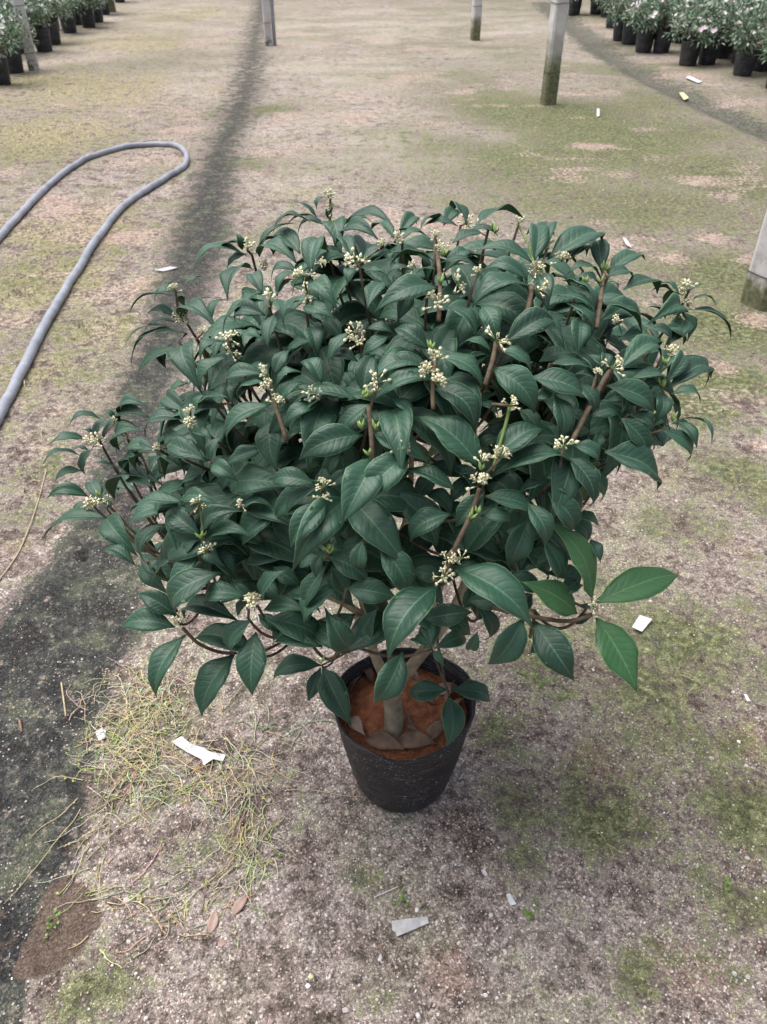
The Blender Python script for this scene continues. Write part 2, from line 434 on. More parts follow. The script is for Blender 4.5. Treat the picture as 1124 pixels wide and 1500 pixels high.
PALE = [(560, 200, 1.2, .6), (480, 100, 2.0, .7), (600, 40, 4.0, .75), (300, 120, 1.5, .45), (430, 260, .4, .5), (720, 280, .4, .35), (100, 60, 3.0, .5), (950, 1400, .1, .2), (560, 1190, .08, .2), (800, 1400, .1, .25), (300, 20, 4., .6)]

def masks(x, y):
    near = y < 2.0
    big = fbm(x, y, 1.1, 21) - 0.5
    moss = 0.95 * blobs(x, y, MOSS) + 0.9 * big + 0.22 + 0.12 * sstep(0.1, 0.35, x) * sstep(.4, .7, y) + 0.26 * sstep(0.35, 1.2, x - 0.1) * sstep(1.5, 3.0, y) * (1 - sstep(6, 14, y))
    cloth_sd = in_poly_sd(x, y, CLOTH)
    feather = 0.02 + 0.018 * np.clip(y, 0, 12)
    cloth = np.clip(0.5 + cloth_sd / feather * 0.5, 0, 1) * (0.95 - 0.17 * sstep(1.0, 2.2, y) - 0.06 * sstep(3, 9, y))
    bare = (blobs(x, y, BARE) + 0.5 * sstep(.56, .72, fbm(x, y * 1.6, 2.2, 41)) * sstep(1.6, 3, y)) * (1 - cloth)
    cx = np.interp(y, [0.3, 0.9, 1.2, 1.9, 3.1, 6, 15], [-0.6, -0.45, -0.52, -0.62, -0.85, -1.6, -3.0])
    yel = blobs(x, y, YEL) + 0.30 * sstep(0.0, 0.5, cx - x) * sstep(1.3, 2.2, y) + 0.5 * (fbm(x, y, 1.4, 71) - .5)
    red = blobs(x, y, RED) + 0.5 * (fbm(x, y, 1.6, 63) - .5)
    strip = np.exp(-(dist_line(x, y, DITCH) / (0.13 + 0.012 * y)) ** 2)
    spill = np.clip(0.5 + in_poly_sd(x, y, SPILL) / 0.03, 0, 1)
    pale = blobs(x, y, PALE) * (0.4 + 1.2 * sstep(.35, .65, fbm(x, y * 1.5, 1.8, 83)))
    hole_shade = np.exp(-((x - HOLE[0]) ** 2 + (y - HOLE[1]) ** 2) / 0.012 ** 2)  # shade inside the pit, put into the ground colour
    return (np.clip(moss, 0, 1), np.clip(cloth, 0, 1), np.clip(bare, 0, 1), np.clip(yel, 0, 1), np.clip(red, 0, 1), np.clip(strip, 0, 1),
            np.clip(np.maximum(spill, hole_shade), 0, 1), np.clip(pale, 0, 1))

def build_ground():
    ys = np.concatenate([[-400, -60, -12, -3, -0.8, 0.0], np.geomspace(0.30, 26, 430), [34, 60, 120, 400, 1200]])
    ss = np.concatenate([[-60, -12, -4, -2, -1.4], np.linspace(-1.1, 1.1, 330), [1.4, 2, 4, 12, 60]])
    W = 0.50 + 0.50 * np.maximum(ys, 0) + np.where(np.abs(ys) > 100, 20, 0) + np.where(ys < 0, 1, 0)
    X = ss[None, :] * W[:, None]
    Y = np.repeat(ys[:, None], len(ss), 1)
    x, y = X.ravel(), Y.ravel()
    z = ground_h(x, y)
    far = sstep(40, 100, np.hypot(x, y))
    z = z * (1 - far)
    nr, nc = len(ys), len(ss)
    i, j = np.meshgrid(np.arange(nr - 1), np.arange(nc - 1), indexing='ij')
    a = (i * nc + j).ravel()
    faces = np.stack([a, a + 1, a + nc + 1, a + nc], 1)
    me = bpy.data.meshes.new('ground')
    me.vertices.add(len(x)); me.vertices.foreach_set('co', np.stack([x, y, z], 1).ravel())
    me.loops.add(faces.size); me.loops.foreach_set('vertex_index', faces.ravel().astype(np.int32))
    me.polygons.add(len(faces)); me.polygons.foreach_set('loop_start', np.arange(0, faces.size, 4, dtype=np.int32))
    me.update(calc_edges=True)
    me.polygons.foreach_set('use_smooth', [True] * len(faces))
    mk = masks(x, y)
    for nm, grp in (('mask_a', mk[0:3]), ('mask_b', mk[3:6]), ('mask_c', (mk[6], mk[7], mk[7] * 0))):
        at = me.color_attributes.new(nm, 'FLOAT_COLOR', 'POINT')
        at.data.foreach_set('color', np.stack([*grp, np.ones(len(x))], 1).ravel())
    me.materials.append(M['ground'])
    tag(link('ground', me), kind='structure')
build_ground()

# loose gravel, near field
def build_gravel():
    n = 42000
    yy = 0.36 + (2.5 - 0.36) * rng.random(n) ** 1.5
    xx = (rng.random(n) * 2 - 1) * (0.40 + 0.50 * yy)
    mk = masks(xx, yy)
    clump = fbm(xx, yy, 7.0, 55)
    prob = (0.25 + 1.3 * sstep(0.40, 0.65, clump)) * (1 - 0.72 * sstep(.35, .7, mk[0])) * (1 - 0.72 * mk[1]) * (1 - 0.9 * sstep(.4, .6, mk[6]))
    keep = rng.random(n) < prob
    inpot = np.hypot(xx - 0.042, yy - 0.965) < 0.11
    keep &= ~inpot
    xx, yy = xx[keep], yy[keep]
    zz = ground_h(xx, yy)
    k = len(xx)
    ph = (1 + 5 ** .5) / 2
    ico = np.array([(-1, ph, 0), (1, ph, 0), (-1, -ph, 0), (1, -ph, 0), (0, -1, ph), (0, 1, ph), (0, -1, -ph), (0, 1, -ph), (ph, 0, -1), (ph, 0, 1), (-ph, 0, -1), (-ph, 0, 1)]) / 1.9
    fc = np.array([(0, 11, 5), (0, 5, 1), (0, 1, 7), (0, 7, 10), (0, 10, 11), (1, 5, 9), (5, 11, 4), (11, 10, 2), (10, 7, 6), (7, 1, 8), (3, 9, 4), (3, 4, 2), (3, 2, 6), (3, 6, 8), (3, 8, 9), (4, 9, 5), (2, 4, 11), (6, 2, 10), (8, 6, 7), (9, 8, 1)])
    size = 0.0011 + 0.0015 * rng.random(k) ** 2 + 0.0036 * (rng.random(k) < 0.03) * rng.random(k)
    sc = np.stack([size * (0.8 + .6 * rng.random(k)), size * (0.7 + .5 * rng.random(k)), size * (0.5 + .4 * rng.random(k))], 1)
    an = rng.random(k) * 6.283
    jit = 1 + 0.28 * (rng.random((k, 12, 1)) - 0.5)
    V = ico[None] * jit * sc[:, None, :]
    ca, sa = np.cos(an)[:, None], np.sin(an)[:, None]
    V = np.stack([V[:, :, 0] * ca - V[:, :, 1] * sa, V[:, :, 0] * sa + V[:, :, 1] * ca, V[:, :, 2]], 2)
    V += np.stack([xx, yy, zz + size * 0.22], 1)[:, None, :]
    Fc = (fc[None] + 12 * np.arange(k)[:, None, None]).reshape(-1, 3)
    pal = np.array([(.48, .41, .375), (.62, .56, .53), (.35, .27, .235), (.74, .70, .68), (.40, .275, .22), (.25, .20, .175), (.50, .43, .345)])
    col = pal[rng.choice(7, k, p=[.30, .18, .17, .07, .09, .13, .06])] * (0.8 + .35 * rng.random((k, 1)))
    me = bpy.data.meshes.new('gravel')
    me.from_pydata(V.reshape(-1, 3).tolist(), [], Fc.tolist())
    at = me.color_attributes.new('col', 'FLOAT_COLOR', 'POINT')
    at.data.foreach_set('color', np.concatenate([np.repeat(col, 12, 0), np.ones((k * 12, 1))], 1).ravel())
    me.materials.append(M['gravel'])
    tag(link('gravel', me), 'small pale pink and grey gravel strewn over the ground around the pot', 'gravel', kind='stuff')
build_gravel()

# short moss and grass blades
def build_blades(name, label, cat, n, ymin, ymax, pw, prob_fn, hgt, wid, palette, lean):
    yy = ymin + (ymax - ymin) * rng.random(n) ** pw
    xx = (rng.random(n) * 2 - 1) * (0.42 + 0.50 * yy)
    keep = rng.random(n) < prob_fn(xx, yy, masks(xx, yy))
    keep &= np.hypot(xx - 0.042, yy - 0.965) > 0.115
    xx, yy = xx[keep], yy[keep]
    zz = ground_h(xx, yy)
    k = len(xx)
    H = hgt[0] + (hgt[1] - hgt[0]) * rng.random(k) ** 1.6
    an = rng.random(k) * 6.283
    lx, ly = np.cos(an), np.sin(an)
    wv = wid * (0.6 + 0.8 * rng.random(k))
    le = lean * (0.3 + rng.random(k))
    P = np.stack([xx, yy, zz - 0.001], 1)
    side = np.stack([-ly, lx, np.zeros(k)], 1) * wv[:, None]
    out = np.stack([lx, ly, np.zeros(k)], 1)
    mid = P + out * (H * le * 0.35)[:, None]; mid[:, 2] += H * 0.6
    tip = P + out * (H * le)[:, None]; tip[:, 2] += H * 0.9
    V = np.stack([P - side, P + side, mid + side * .7, mid - side * .7, tip], 1)
    base = 5 * np.arange(k)
    faces = [f for b in base.tolist() for f in ((b, b + 1, b + 2, b + 3), (b + 3, b + 2, b + 4))]
    pal = np.array(palette)
    col = pal[rng.integers(0, len(pal), k)] * (0.75 + .5 * rng.random((k, 1)))
    me = bpy.data.meshes.new(name)
    me.from_pydata(V.reshape(-1, 3).tolist(), [], faces)
    at = me.color_attributes.new('col', 'FLOAT_COLOR', 'POINT')
    at.data.foreach_set('color', np.concatenate([np.repeat(col, 5, 0), np.ones((k * 5, 1))], 1).ravel())
    me.materials.append(M['blades'])
    tag(link(name, me), label, cat, kind='stuff')
build_blades('moss_tufts', 'low green moss growing in patches on the gravel', 'moss', 60000, 0.38, 3.2, 1.5,
             lambda x, y, m: 0.85 * sstep(.45, .80, m[0] + 1.0 * (fbm(x, y, 14, 77) - .5)) * (1 - .6 * m[1]), (0.002, 0.008), 0.0011,
             [(.12, .15, .035), (.18, .21, .06), (.085, .11, .025), (.24, .25, .09)], 0.9)
build_blades('dry_grass', 'short yellowish dry grass thinly covering the ground', 'grass', 42000, 2.0, 12.0, 1.5,
             lambda x, y, m: np.clip(0.75 * sstep(.4, .8, m[3] + .8 * (fbm(x, y, 3, 91) - .5)) + 0.10 * sstep(.4, .7, m[0]), 0, 1) * (1 - .8 * m[1]) * (1 - m[2]), (0.006, 0.026), 0.0024,
             [(.36, .32, .14), (.45, .40, .20), (.24, .25, .09), (.50, .45, .28), (.17, .20, .07)], 1.1)

# ------------------------------------------------------------------ concrete posts
def box_post(name, px, py, side, rot, hgt, mat, label, ties=(), group=None, tilt=(0, 0)):
    b = gpt(px, py)
    o = bpy.data.objects.new(name, None); COL.objects.link(o)
    o.location = (b.x, b.y, b.z - 0.02); o.rotation_euler = (tilt[0], tilt[1], rot)
    tag(o, label, 'post', group)
    m = MB()
    h = side / 2; c = side * 0.13
    prof = [(-h + c, -h), (h - c, -h), (h, -h + c), (h, h - c), (h - c, h), (-h + c, h), (-h, h - c), (-h, -h + c)]
    r = random.Random(px)
    zs = [0.0, .1, .2, .35, .5, .7, 1.0, 1.5, hgt]
    vs_ = []
    for z in zs:
        k = 1.0 - 0.012 * z
        for (a, bb) in prof: vs_.append((a * k + r.uniform(-.003, .003), bb * k + r.uniform(-.003, .003), z))
    fs_ = []
    for i in range(len(zs) - 1):
        for k in range(8): fs_.append((i * 8 + k, i * 8 + (k + 1) % 8, (i + 1) * 8 + (k + 1) % 8, (i + 1) * 8 + k))
    fs_.append(tuple(range(7, -1, -1))); fs_.append(tuple((len(zs) - 1) * 8 + k for k in range(8)))
    m.add(vs_, fs_)
    link('shaft', m.mesh('shaft', mat, False), o)
    for z in ties:
        t = MB()
        hh = h * (1 - 0.012 * z) + 0.0035
        ring = [(-hh + c, -hh), (hh - c, -hh), (hh, -hh + c), (hh, hh - c), (hh - c, hh), (-hh + c, hh), (-hh, hh - c), (-hh, -hh + c), (-hh + c, -hh)]
        t.tube([(a, bb, z + 0.006 * math.sin(i * 1.3)) for i, (a, bb) in enumerate(ring)], 0.0028, 5)
        link('wire_tie', t.mesh('wire_tie', M['wire']), o)
    return o
GP = 'concrete posts standing in the ground'
box_post('concrete_post', 1114, 445, .150, math.radians(30), 2.6, M['post_near'], 'grey concrete post close to the plant with one wire tie and broad mossy foot', (0.17,), GP)
box_post('concrete_post', 803, 153, .130, math.radians(14), 2.6, M['post_mossy'], 'weathered concrete post with dark green mossy foot and wire tie, beside yellow moss', (0.30, 0.86), GP)
box_post('concrete_post', 696, 58, .128, math.radians(12), 2.6, M['post_mid'], 'pale concrete post with greenish foot on open ground, last of its row', (0.45,), GP)
box_post('concrete_post', 50, 101, .125, math.radians(22), 2.6, M['post_clean'], 'pale clean concrete post in front of the black potted bushes', (0.20, 0.68), GP)
box_post('concrete_post', 165, 17, .13, math.radians(18), 2.6, M['post_mossy'], 'mossy concrete post at the far end of the black pots with white flowers', (), GP)
p_ = box_post('concrete_post', 394, 67, .10, math.radians(10), 2.6, M['post_clean'], 'slim concrete post with a grey metal pipe strapped to it', (0.30, 0.62), GP)
m = MB(); m.tube([(0.085, -0.03, z) for z in (0.0, .5, 1.2, 2.4)], 0.026, 12)
link('metal_pipe', m.mesh('metal_pipe', M['pipe']), p_)

# ------------------------------------------------------------------ hose
def smooth_path(pts, k=6):
    out = []
    P = [pts[0]] + list(pts) + [pts[-1]]
    for i in range(1, len(P) - 2):
        for j in range(k):
            t = j / k
            out.append(0.5 * ((2 * P[i]) + (P[i + 1] - P[i - 1]) * t + (2 * P[i - 1] - 5 * P[i] + 4 * P[i + 1] - P[i + 2]) * t * t + (3 * P[i] - P[i - 1] - 3 * P[i + 1] + P[i + 2]) * t ** 3))
    out.append(pts[-1])
    return out
HP = [(-90, 440), (-40, 392), (0, 353), (28, 322), (60, 288), (92, 260), (125, 238), (165, 224), (205, 217), (240, 216), (262, 220), (274, 231), (270, 246), (250, 259), (222, 277),
      (190, 300), (165, 325), (140, 360), (115, 400), (90, 440), (65, 485), (40, 534), (15, 583), (-5, 625), (-40, 700), (-80, 800)]
path = []
for q in smooth_path([Vector((*gxy(*h), 0)) for h in HP], 12):
    path.append(Vector((q.x, q.y, gh(q.x, q.y) + 0.019)))
m = MB(); m.tube(path, 0.0205, 14)
tag(link('hose', m.mesh('hose', M['hose'])), 'grey plastic water hose looping in a bend across the mossy ground', 'hose')

# ------------------------------------------------------------------ black pots with flowering bushes, far beds
def far_pot_mesh(v):
    r = random.Random(v); m = MB(); n = 20
    prof = [(0.0, 0.0), (0.098, 0.0), (0.104, .02), (0.112, .10), (0.119, .20), (0.124, .262), (0.127, .272), (0.121, .272), (0.114, .235), (0.0, .232)]
    vs_, fs_ = [], []
    for (rr, z) in prof:
        for k in range(n):
            a = 2 * math.pi * k / n
            d = 1 + 0.035 * math.sin(2 * a + v) * (z / .27) + 0.012 * math.sin(5 * a + 2 * v)
            vs_.append((rr * d * math.cos(a), rr * d * math.sin(a), z + (0.010 * math.sin(2 * a + v * 2) if z > .25 else 0)))
    for i in range(len(prof) - 1):
        for k in range(n):
            fs_.append((i * n + k, i * n + (k + 1) % n, (i + 1) * n + (k + 1) % n, (i + 1) * n + k))
    m.add(vs_, fs_)
    return m.mesh('pot', M['farpot'])
M['farleaf'] = mat_attr('variegated_leaves', 0.5, 60, spec=0.4)
M['farflower'] = mat_attr('pale_blossom', 0.6, 60)
def far_bush(v, pink):
    r = random.Random(v * 13 + 5)
    fol, flo, st = MB(), MB(), MB()
    tips = []
    for s in range(15):
        a = r.uniform(0, 6.283); rad = 0.24 * math.sqrt(r.random()); h = 0.38 + 0.22 * r.random() - rad * 0.45
        tip = Vector((rad * math.cos(a) * 1.15, rad * math.sin(a) * 1.15, h + 0.08))
        tips.append(tip)
        st.tube([(0.02 * math.cos(a), 0.02 * math.sin(a), 0.22), tip * 0.55 + Vector((0, 0, 0.12)), tip], [0.006, 0.004, 0.002], 5)
    for tip in tips:
        for k in range(58):
            p = tip + Vector((r.gauss(0, .048), r.gauss(0, .048), r.gauss(-.045, .055)))
            if p.z < 0.25: p.z = 0.25 + r.random() * .08
            d = (p - tip + Vector((0, 0, 0.05)) + Vector((r.uniform(-.05, .05), r.uniform(-.05, .05), r.uniform(-.03, .05)))).normalized()
            L = r.uniform(.040, .072); wd = L * 0.19
            s = d.cross(Vector((r.uniform(-.4, .4), r.uniform(-.4, .4), 1))).normalized() * wd
            up = s.cross(d).normalized() * L * 0.10
            e = p + d * L
            pal = ((.07, .135, .08), (.13, .20, .125), (.24, .31, .22), (.045, .10, .055), (.33, .39, .30))
            c = pal[r.choices(range(5), (3, 5, 5, 2, 3))[0]]; g = r.uniform(1.0, 1.55)
            fol.add([p, p + d * L * .45 + s + up, e, p + d * L * .45 - s + up, p + d * L * .45], [(0, 1, 4), (1, 2, 4), (0, 4, 3), (4, 2, 3)], 0, None, tuple(x * g for x in c))
    for k in range(26):
        tip = r.choice(tips)
        p = tip + Vector((r.gauss(0, .045), r.gauss(0, .045), abs(r.gauss(.02, .02))))
        c = r.choice(((.82, .66, .72), (.86, .78, .80), (.84, .84, .80)) if pink else ((.84, .85, .83), (.80, .80, .76), (.82, .74, .76)))
        ax = Vector((p.x * 2 + r.uniform(-.3, .3), p.y * 2 + r.uniform(-.5, .1), .7)).normalized()
        u = ax.orthogonal().normalized(); w_ = ax.cross(u)
        R = r.uniform(.024, .040)
        for q in range(6):
            a = q * 1.0472 + r.uniform(-.2, .2)
            dd = u * math.cos(a) + w_ * math.sin(a); ss = ax.cross(dd)
            flo.add([p, p + dd * R * .6 + ss * R * .42 + ax * R * .45, p + dd * R + ax * R * .35, p + dd * R * .6 - ss * R * .42 + ax * R * .45], [(0, 1, 2, 3)], 0, None, c)
    return fol.mesh('foliage', M['farleaf'], False), flo.mesh('blossoms', M['farflower'], False), st.mesh('stems', M['bark'])
PM = [far_pot_mesh(v) for v in range(4)]
BR = [far_bush(v, True) for v in range(4)]
BL = [far_bush(v + 10, False) for v in range(3)]
def potted(px, py, i, left, s=1.0, at=None):
    b = gpt(px, py) if at is None else Vector((at[0], at[1], gh(*at)))
    seen = False
    for dx in (-.25, 0, .25):
        for z in (0.0, .3, .62):
            q = b + Vector((dx, 0, z)) - CAM
            dep = q.y * CP - q.z * SP
            sx_, sy_ = 562 + F_PX * q.x / dep, 750 - F_PX * (q.y * SP + q.z * CP) / dep
            seen |= (-4 < sx_ < 1128 and -4 < sy_ < 1504)
    if not seen: return None
    o = bpy.data.objects.new('potted_bush', None); COL.objects.link(o)
    rz = (i * 2.399) % 6.283
    o.location = b + Vector((0, 0, -0.004)); o.rotation_euler = (0, 0, rz); o.scale = (s, s, s)
    if left: tag(o, 'white flowered potted bush behind the front row of black pots at the pale post', 'potted bush', 'rear rows of white flowered potted bushes')
    elif at is None: tag(o, 'pink and white flowered bush, its black pot at the open front edge of the bed', 'potted bush', 'front row of pink flowered potted bushes')
    else: tag(o, 'pink and white flowered bush crowded behind the front row of black pots', 'potted bush', 'rear rows of pink flowered potted bushes')
    link('pot', PM[i % 4], o)
    f, fl, st = (BL[i % 3] if left else BR[i % 4])
    tag(link('foliage', f, o), kind='stuff'); link('blossoms', fl, o); link('stems', st, o)
    return o
RB = [(841, 22), (873, 20), (897, 40), (908, 60), (921, 65), (942, 76), (968, 77), (1007, 95), (1035, 93), (1087, 111), (1110, 103), (1136, 130), (1055, 84), (1078, 78)]
i = 0
for q in RB:
    potted(q[0], q[1], i, False); i += 1
ax0, ay0 = gxy(841, 20); ax1, ay1 = gxy(1136, 128)
dv = Vector((ax1 - ax0, ay1 - ay0)); dl = dv.length; dv.normalize(); nv = Vector((-dv.y, dv.x))
if nv.x < 0: nv = -nv
for row in (1, 2, 3, 4):
    k = 0.15 * (row % 2)
    while k < dl + 0.2:
        x_, y_ = ax0 + dv.x * k + nv.x * (0.36 * row + .05), ay0 + dv.y * k + nv.y * (0.36 * row + .05)
        potted(0, 0, i, False, 0.95 + 0.15 * random.random(), (x_ + random.uniform(-.05, .05), y_ + random.uniform(-.05, .05))); i += 1
        k += 0.62 if row > 1 else 0.50
LB = [(2, 122), (22, 105), (66, 75), (79, 64), (131, 40), (143, 32), (153, 21), (176, 3), (103, 48), (113, 36)]
for q in LB:
    o = potted(q[0], q[1], i, True); i += 1
    if o: tag(o, 'white flowered bush, its black pot at the edge of the ground beside the pale post', 'potted bush', 'front row of white flowered potted bushes')
for q in ((-10, 88), (28, 78), (48, 62), (78, 44), (10, 60), (60, 38), (100, 22), (-20, 50), (35, 36), (78, 18), (120, 12), (5, 28)):
    potted(q[0], q[1], i, True, 1.02); i += 1

# ------------------------------------------------------------------ the potted shrub
PC = gpt(589, 1136)
PC = Vector((PC.x, PC.y, 0.0))
shrub = bpy.data.objects.new('potted_shrub', None); COL.objects.link(shrub)
shrub.location = PC
tag(shrub, 'bushy dark green shrub with cream flower clusters growing in a black plastic pot', 'potted shrub')
RIM_Z = 0.262
def build_pot():
    n = 72
    m = MB()
    # (radius, z) up the outside then down the inside
    prof = [(0.0, 0.001), (0.088, 0.001), (0.094, 0.006)]
    for k in range(15):
        t = k / 14
        prof.append((0.096 + 0.042 * t ** .72 + (0.0010 if k % 2 else 0.0), 0.010 + 0.243 * t))
    prof += [(0.1395, RIM_Z), (0.1365, RIM_Z + .001), (0.134, 0.24), (0.129, 0.205), (0.120, 0.15), (0.112, 0.11)]
    vs_, fs_ = [], []
    for (r, z) in prof:
        q = z / RIM_Z
        for k in range(n):
            a = 2 * math.pi * k / n
            d = 1 + q * q * (0.018 * math.sin(2 * a + .6) + 0.010 * math.sin(3 * a + 2) + 0.005 * math.sin(7 * a)) + 0.004 * math.sin(9 * a + z * 40)
            zz = z + q ** 4 * (0.006 * math.sin(a * 2 + 1.2) + 0.003 * math.sin(5 * a))
            vs_.append((r * d * math.cos(a), r * d * math.sin(a), zz))
    for i in range(len(prof) - 1):
        for k in range(n): fs_.append((i * n + k, i * n + (k + 1) % n, (i + 1) * n + (k + 1) % n, (i + 1) * n + k))
    m.add(vs_, fs_)
    pot = link('pot', m.mesh('pot', M['pot']), shrub)
    rim = MB()
    ring = []
    for k in range(n + 1):
        a = 2 * math.pi * k / n
        d = 1 + (0.018 * math.sin(2 * a + .6) + 0.010 * math.sin(3 * a + 2) + 0.005 * math.sin(7 * a)) + 0.004 * math.sin(9 * a + RIM_Z * 40)
        ring.append((0.1385 * d * math.cos(a), 0.1385 * d * math.sin(a), RIM_Z + 0.006 * math.sin(a * 2 + 1.2) + 0.003 * math.sin(5 * a)))
    rim.tube(ring, 0.0030, 6, cap=False)
    link('rim', rim.mesh('rim', M['pot']), pot)
    s = MB(); nr = 26
    vs_, fs_ = [(0, 0, 0.222)], []
    for i in range(1, nr + 1):
        rr = 0.131 * i / nr
        for k in range(n):
            a = 2 * math.pi * k / n
            x, y = rr * math.cos(a), rr * math.sin(a)
            z = 0.222 - 0.012 * (i / nr) ** 2 + 0.022 * (float(fbm(x + 5, y + 5, 22, 4)) - .5) + 0.012 * (float(fbm(x + 5, y + 5, 80, 8, 3)) - .5)
            vs_.append((x, y, z))
    for k in range(n): fs_.append((0, 1 + k, 1 + (k + 1) % n))
    for i in range(nr - 1):
        for k in range(n):
            a0 = 1 + i * n; fs_.append((a0 + k, a0 + n + k, a0 + n + (k + 1) % n, a0 + (k + 1) % n))
    s.add(vs_, fs_)
    link('soil', s.mesh('soil', M['soil']), pot)
build_pot()

# crown surface used to give each pixel a distance
ELL = [((0.075, 1.05, 0.76), (0.47, 0.38, 0.40)), ((-0.36, 0.98, 0.60), (0.23, 0.20, 0.16)), ((-0.20, 0.88, 0.50), (0.17, 0.16, 0.13)),
       ((0.26, 0.92, 0.50), (0.18, 0.16, 0.13)), ((0.42, 1.12, 0.72), (0.16, 0.2, 0.2)), ((0.04, 0.90, 0.46), (0.14, 0.12, 0.14))]
def surf(x, y):
    d = ray(x, y)
    best, miss = None, (1e9, 1.3)
    for c, r in ELL:
        o = Vector([(CAM[k] - c[k]) / r[k] for k in range(3)]); q = Vector([d[k] / r[k] for k in range(3)])
        A, B, C = q.dot(q), 2 * o.dot(q), o.dot(o) - 1
        disc = B * B - 4 * A * C
        tm = -B / (2 * A)
        if disc > 0:
            t = (-B - math.sqrt(disc)) / (2 * A)
            if best is None or t < best: best = t
        else:
            dd = (o + q * tm).length
            if dd < miss[0]: miss = (dd, tm)
    return best if best is not None else miss[1]
CROWN_C = Vector((0.05, 1.0, 0.55))

NL, NW = 12, 6
def leaf_geo(P0, P1, width, arch, fold, roll, r, petiole=0.05, uref=None):
    ch = P1 - P0
    L = ch.length
    T0 = ch.normalized()
    mid = (P0 + P1) / 2
    outw = (mid - CROWN_C); outw.z *= 0.3
    outw = outw.normalized()
    if uref is None: uref = Vector((0, 0, 1)) + outw * 0.40 - Vector((0, 0.12, 0)) - Vector((0, 0.35, -.1)) * max(0, min(1, (0.62 - P0.z) * 5))
    U = (uref - T0 * uref.dot(T0)).normalized()
    U = Matrix.Rotation(roll, 3, T0) @ U
    k1, k2, a1, a2 = r.uniform(0, 6), r.uniform(0, 6), r.uniform(.02, .09), r.uniform(.02, .09)
    sb = r.uniform(-.05, .05)
    twist = r.uniform(-.45, .45)
    side0 = T0.cross(U).normalized()
    top, uv = [], []
    cl = []
    for i in range(NL + 1):
        t = i / NL
        b = 4 * t * (1 - t) * (1 + 0.35 * (t - .5))
        cl.append(P0 + ch * t + U * (arch * L * b) + side0 * (sb * L * b))
    for i in range(NL + 1):
        t = i / NL
        T = (cl[min(i + 1, NL)] - cl[max(i - 1, 0)]).normalized()
        W = T.cross(Matrix.Rotation(twist * t, 3, T0) @ U).normalized()
        N = W.cross(T).normalized()
        if t <= petiole: f = 0.05
        else:
            q = (t - petiole) / (1 - petiole)
            f = math.sin(math.pi * q ** 0.82) ** 0.90 * (1 - 0.62 * q ** 3.5) * 1.08
        f = max(f, 0.012 if i == NL else 0.05)
        hw = width * 0.5 * f
        for j in range(NW + 1):
            u = 2 * j / NW - 1
            au = abs(u)
            z = fold * au - 0.55 * fold * au ** 2.6
            rip = (a1 * math.sin(t * 17 + k1) if u < 0 else a2 * math.sin(t * 15 + k2)) * au ** 2
            jag = 1 + (0.018 if (i % 2) else -0.012) * (au > .99)
            top.append(cl[i] + W * (u * hw * jag) + N * (hw * (z + rip * 1.6)))
            uv.append((j / NW, t))
    return top, uv
def leaf_faces():
    n = NW + 1; f = []
    for i in range(NL):
        for j in range(NW): f.append((i * n + j, i * n + j + 1, (i + 1) * n + j + 1, (i + 1) * n + j))
    return f
LF = leaf_faces()
def add_leaf(mb, P0, P1, width, arch, fold, roll, r, off=Vector((0, 0, 0)), petiole=0.05, uref=None, thick=0.0005):
    top, uv = leaf_geo(P0, P1, width, arch, fold, roll, r, petiole, uref)
    n = NW + 1
    nb = len(top)
    bot = []
    for i in range(NL + 1):
        for j in range(n):
            a = top[min(i + 1, NL) * n + j] - top[max(i - 1, 0) * n + j]
            b = top[i * n + min(j + 1, NW)] - top[i * n + max(j - 1, 0)]
            nn = a.cross(b)
            nn = nn.normalized() if nn.length > 1e-12 else Vector((0, 0, 1))
            bot.append(top[i * n + j] + nn * thick)
    # top face winding: normal must face up (opposite to the bottom offset)
    vs_ = [p - off for p in top] + [p - off for p in bot]
    ftop = [tuple(reversed(f)) for f in LF] if False else LF
    mb.add(vs_, [(f[0], f[1], f[2], f[3]) for f in ftop], 0, uv + uv)
    base = len(mb.v) - len(vs_)
    fb = [tuple(base + nb + k for k in reversed(f)) for f in LF]
    mb.f += fb; mb.m += [1] * len(fb)
    border = [i * n for i in range(NL + 1)] + [NL * n + j for j in range(1, n)] + [i * n + NW for i in range(NL - 1, -1, -1)] + [j for j in range(NW - 1, 0, -1)]
    for q in range(len(border)):
        a, b = border[q], border[(q + 1) % len(border)]
        mb.f.append((base + a, base + b, base + nb + b, base + nb + a)); mb.m.append(0)

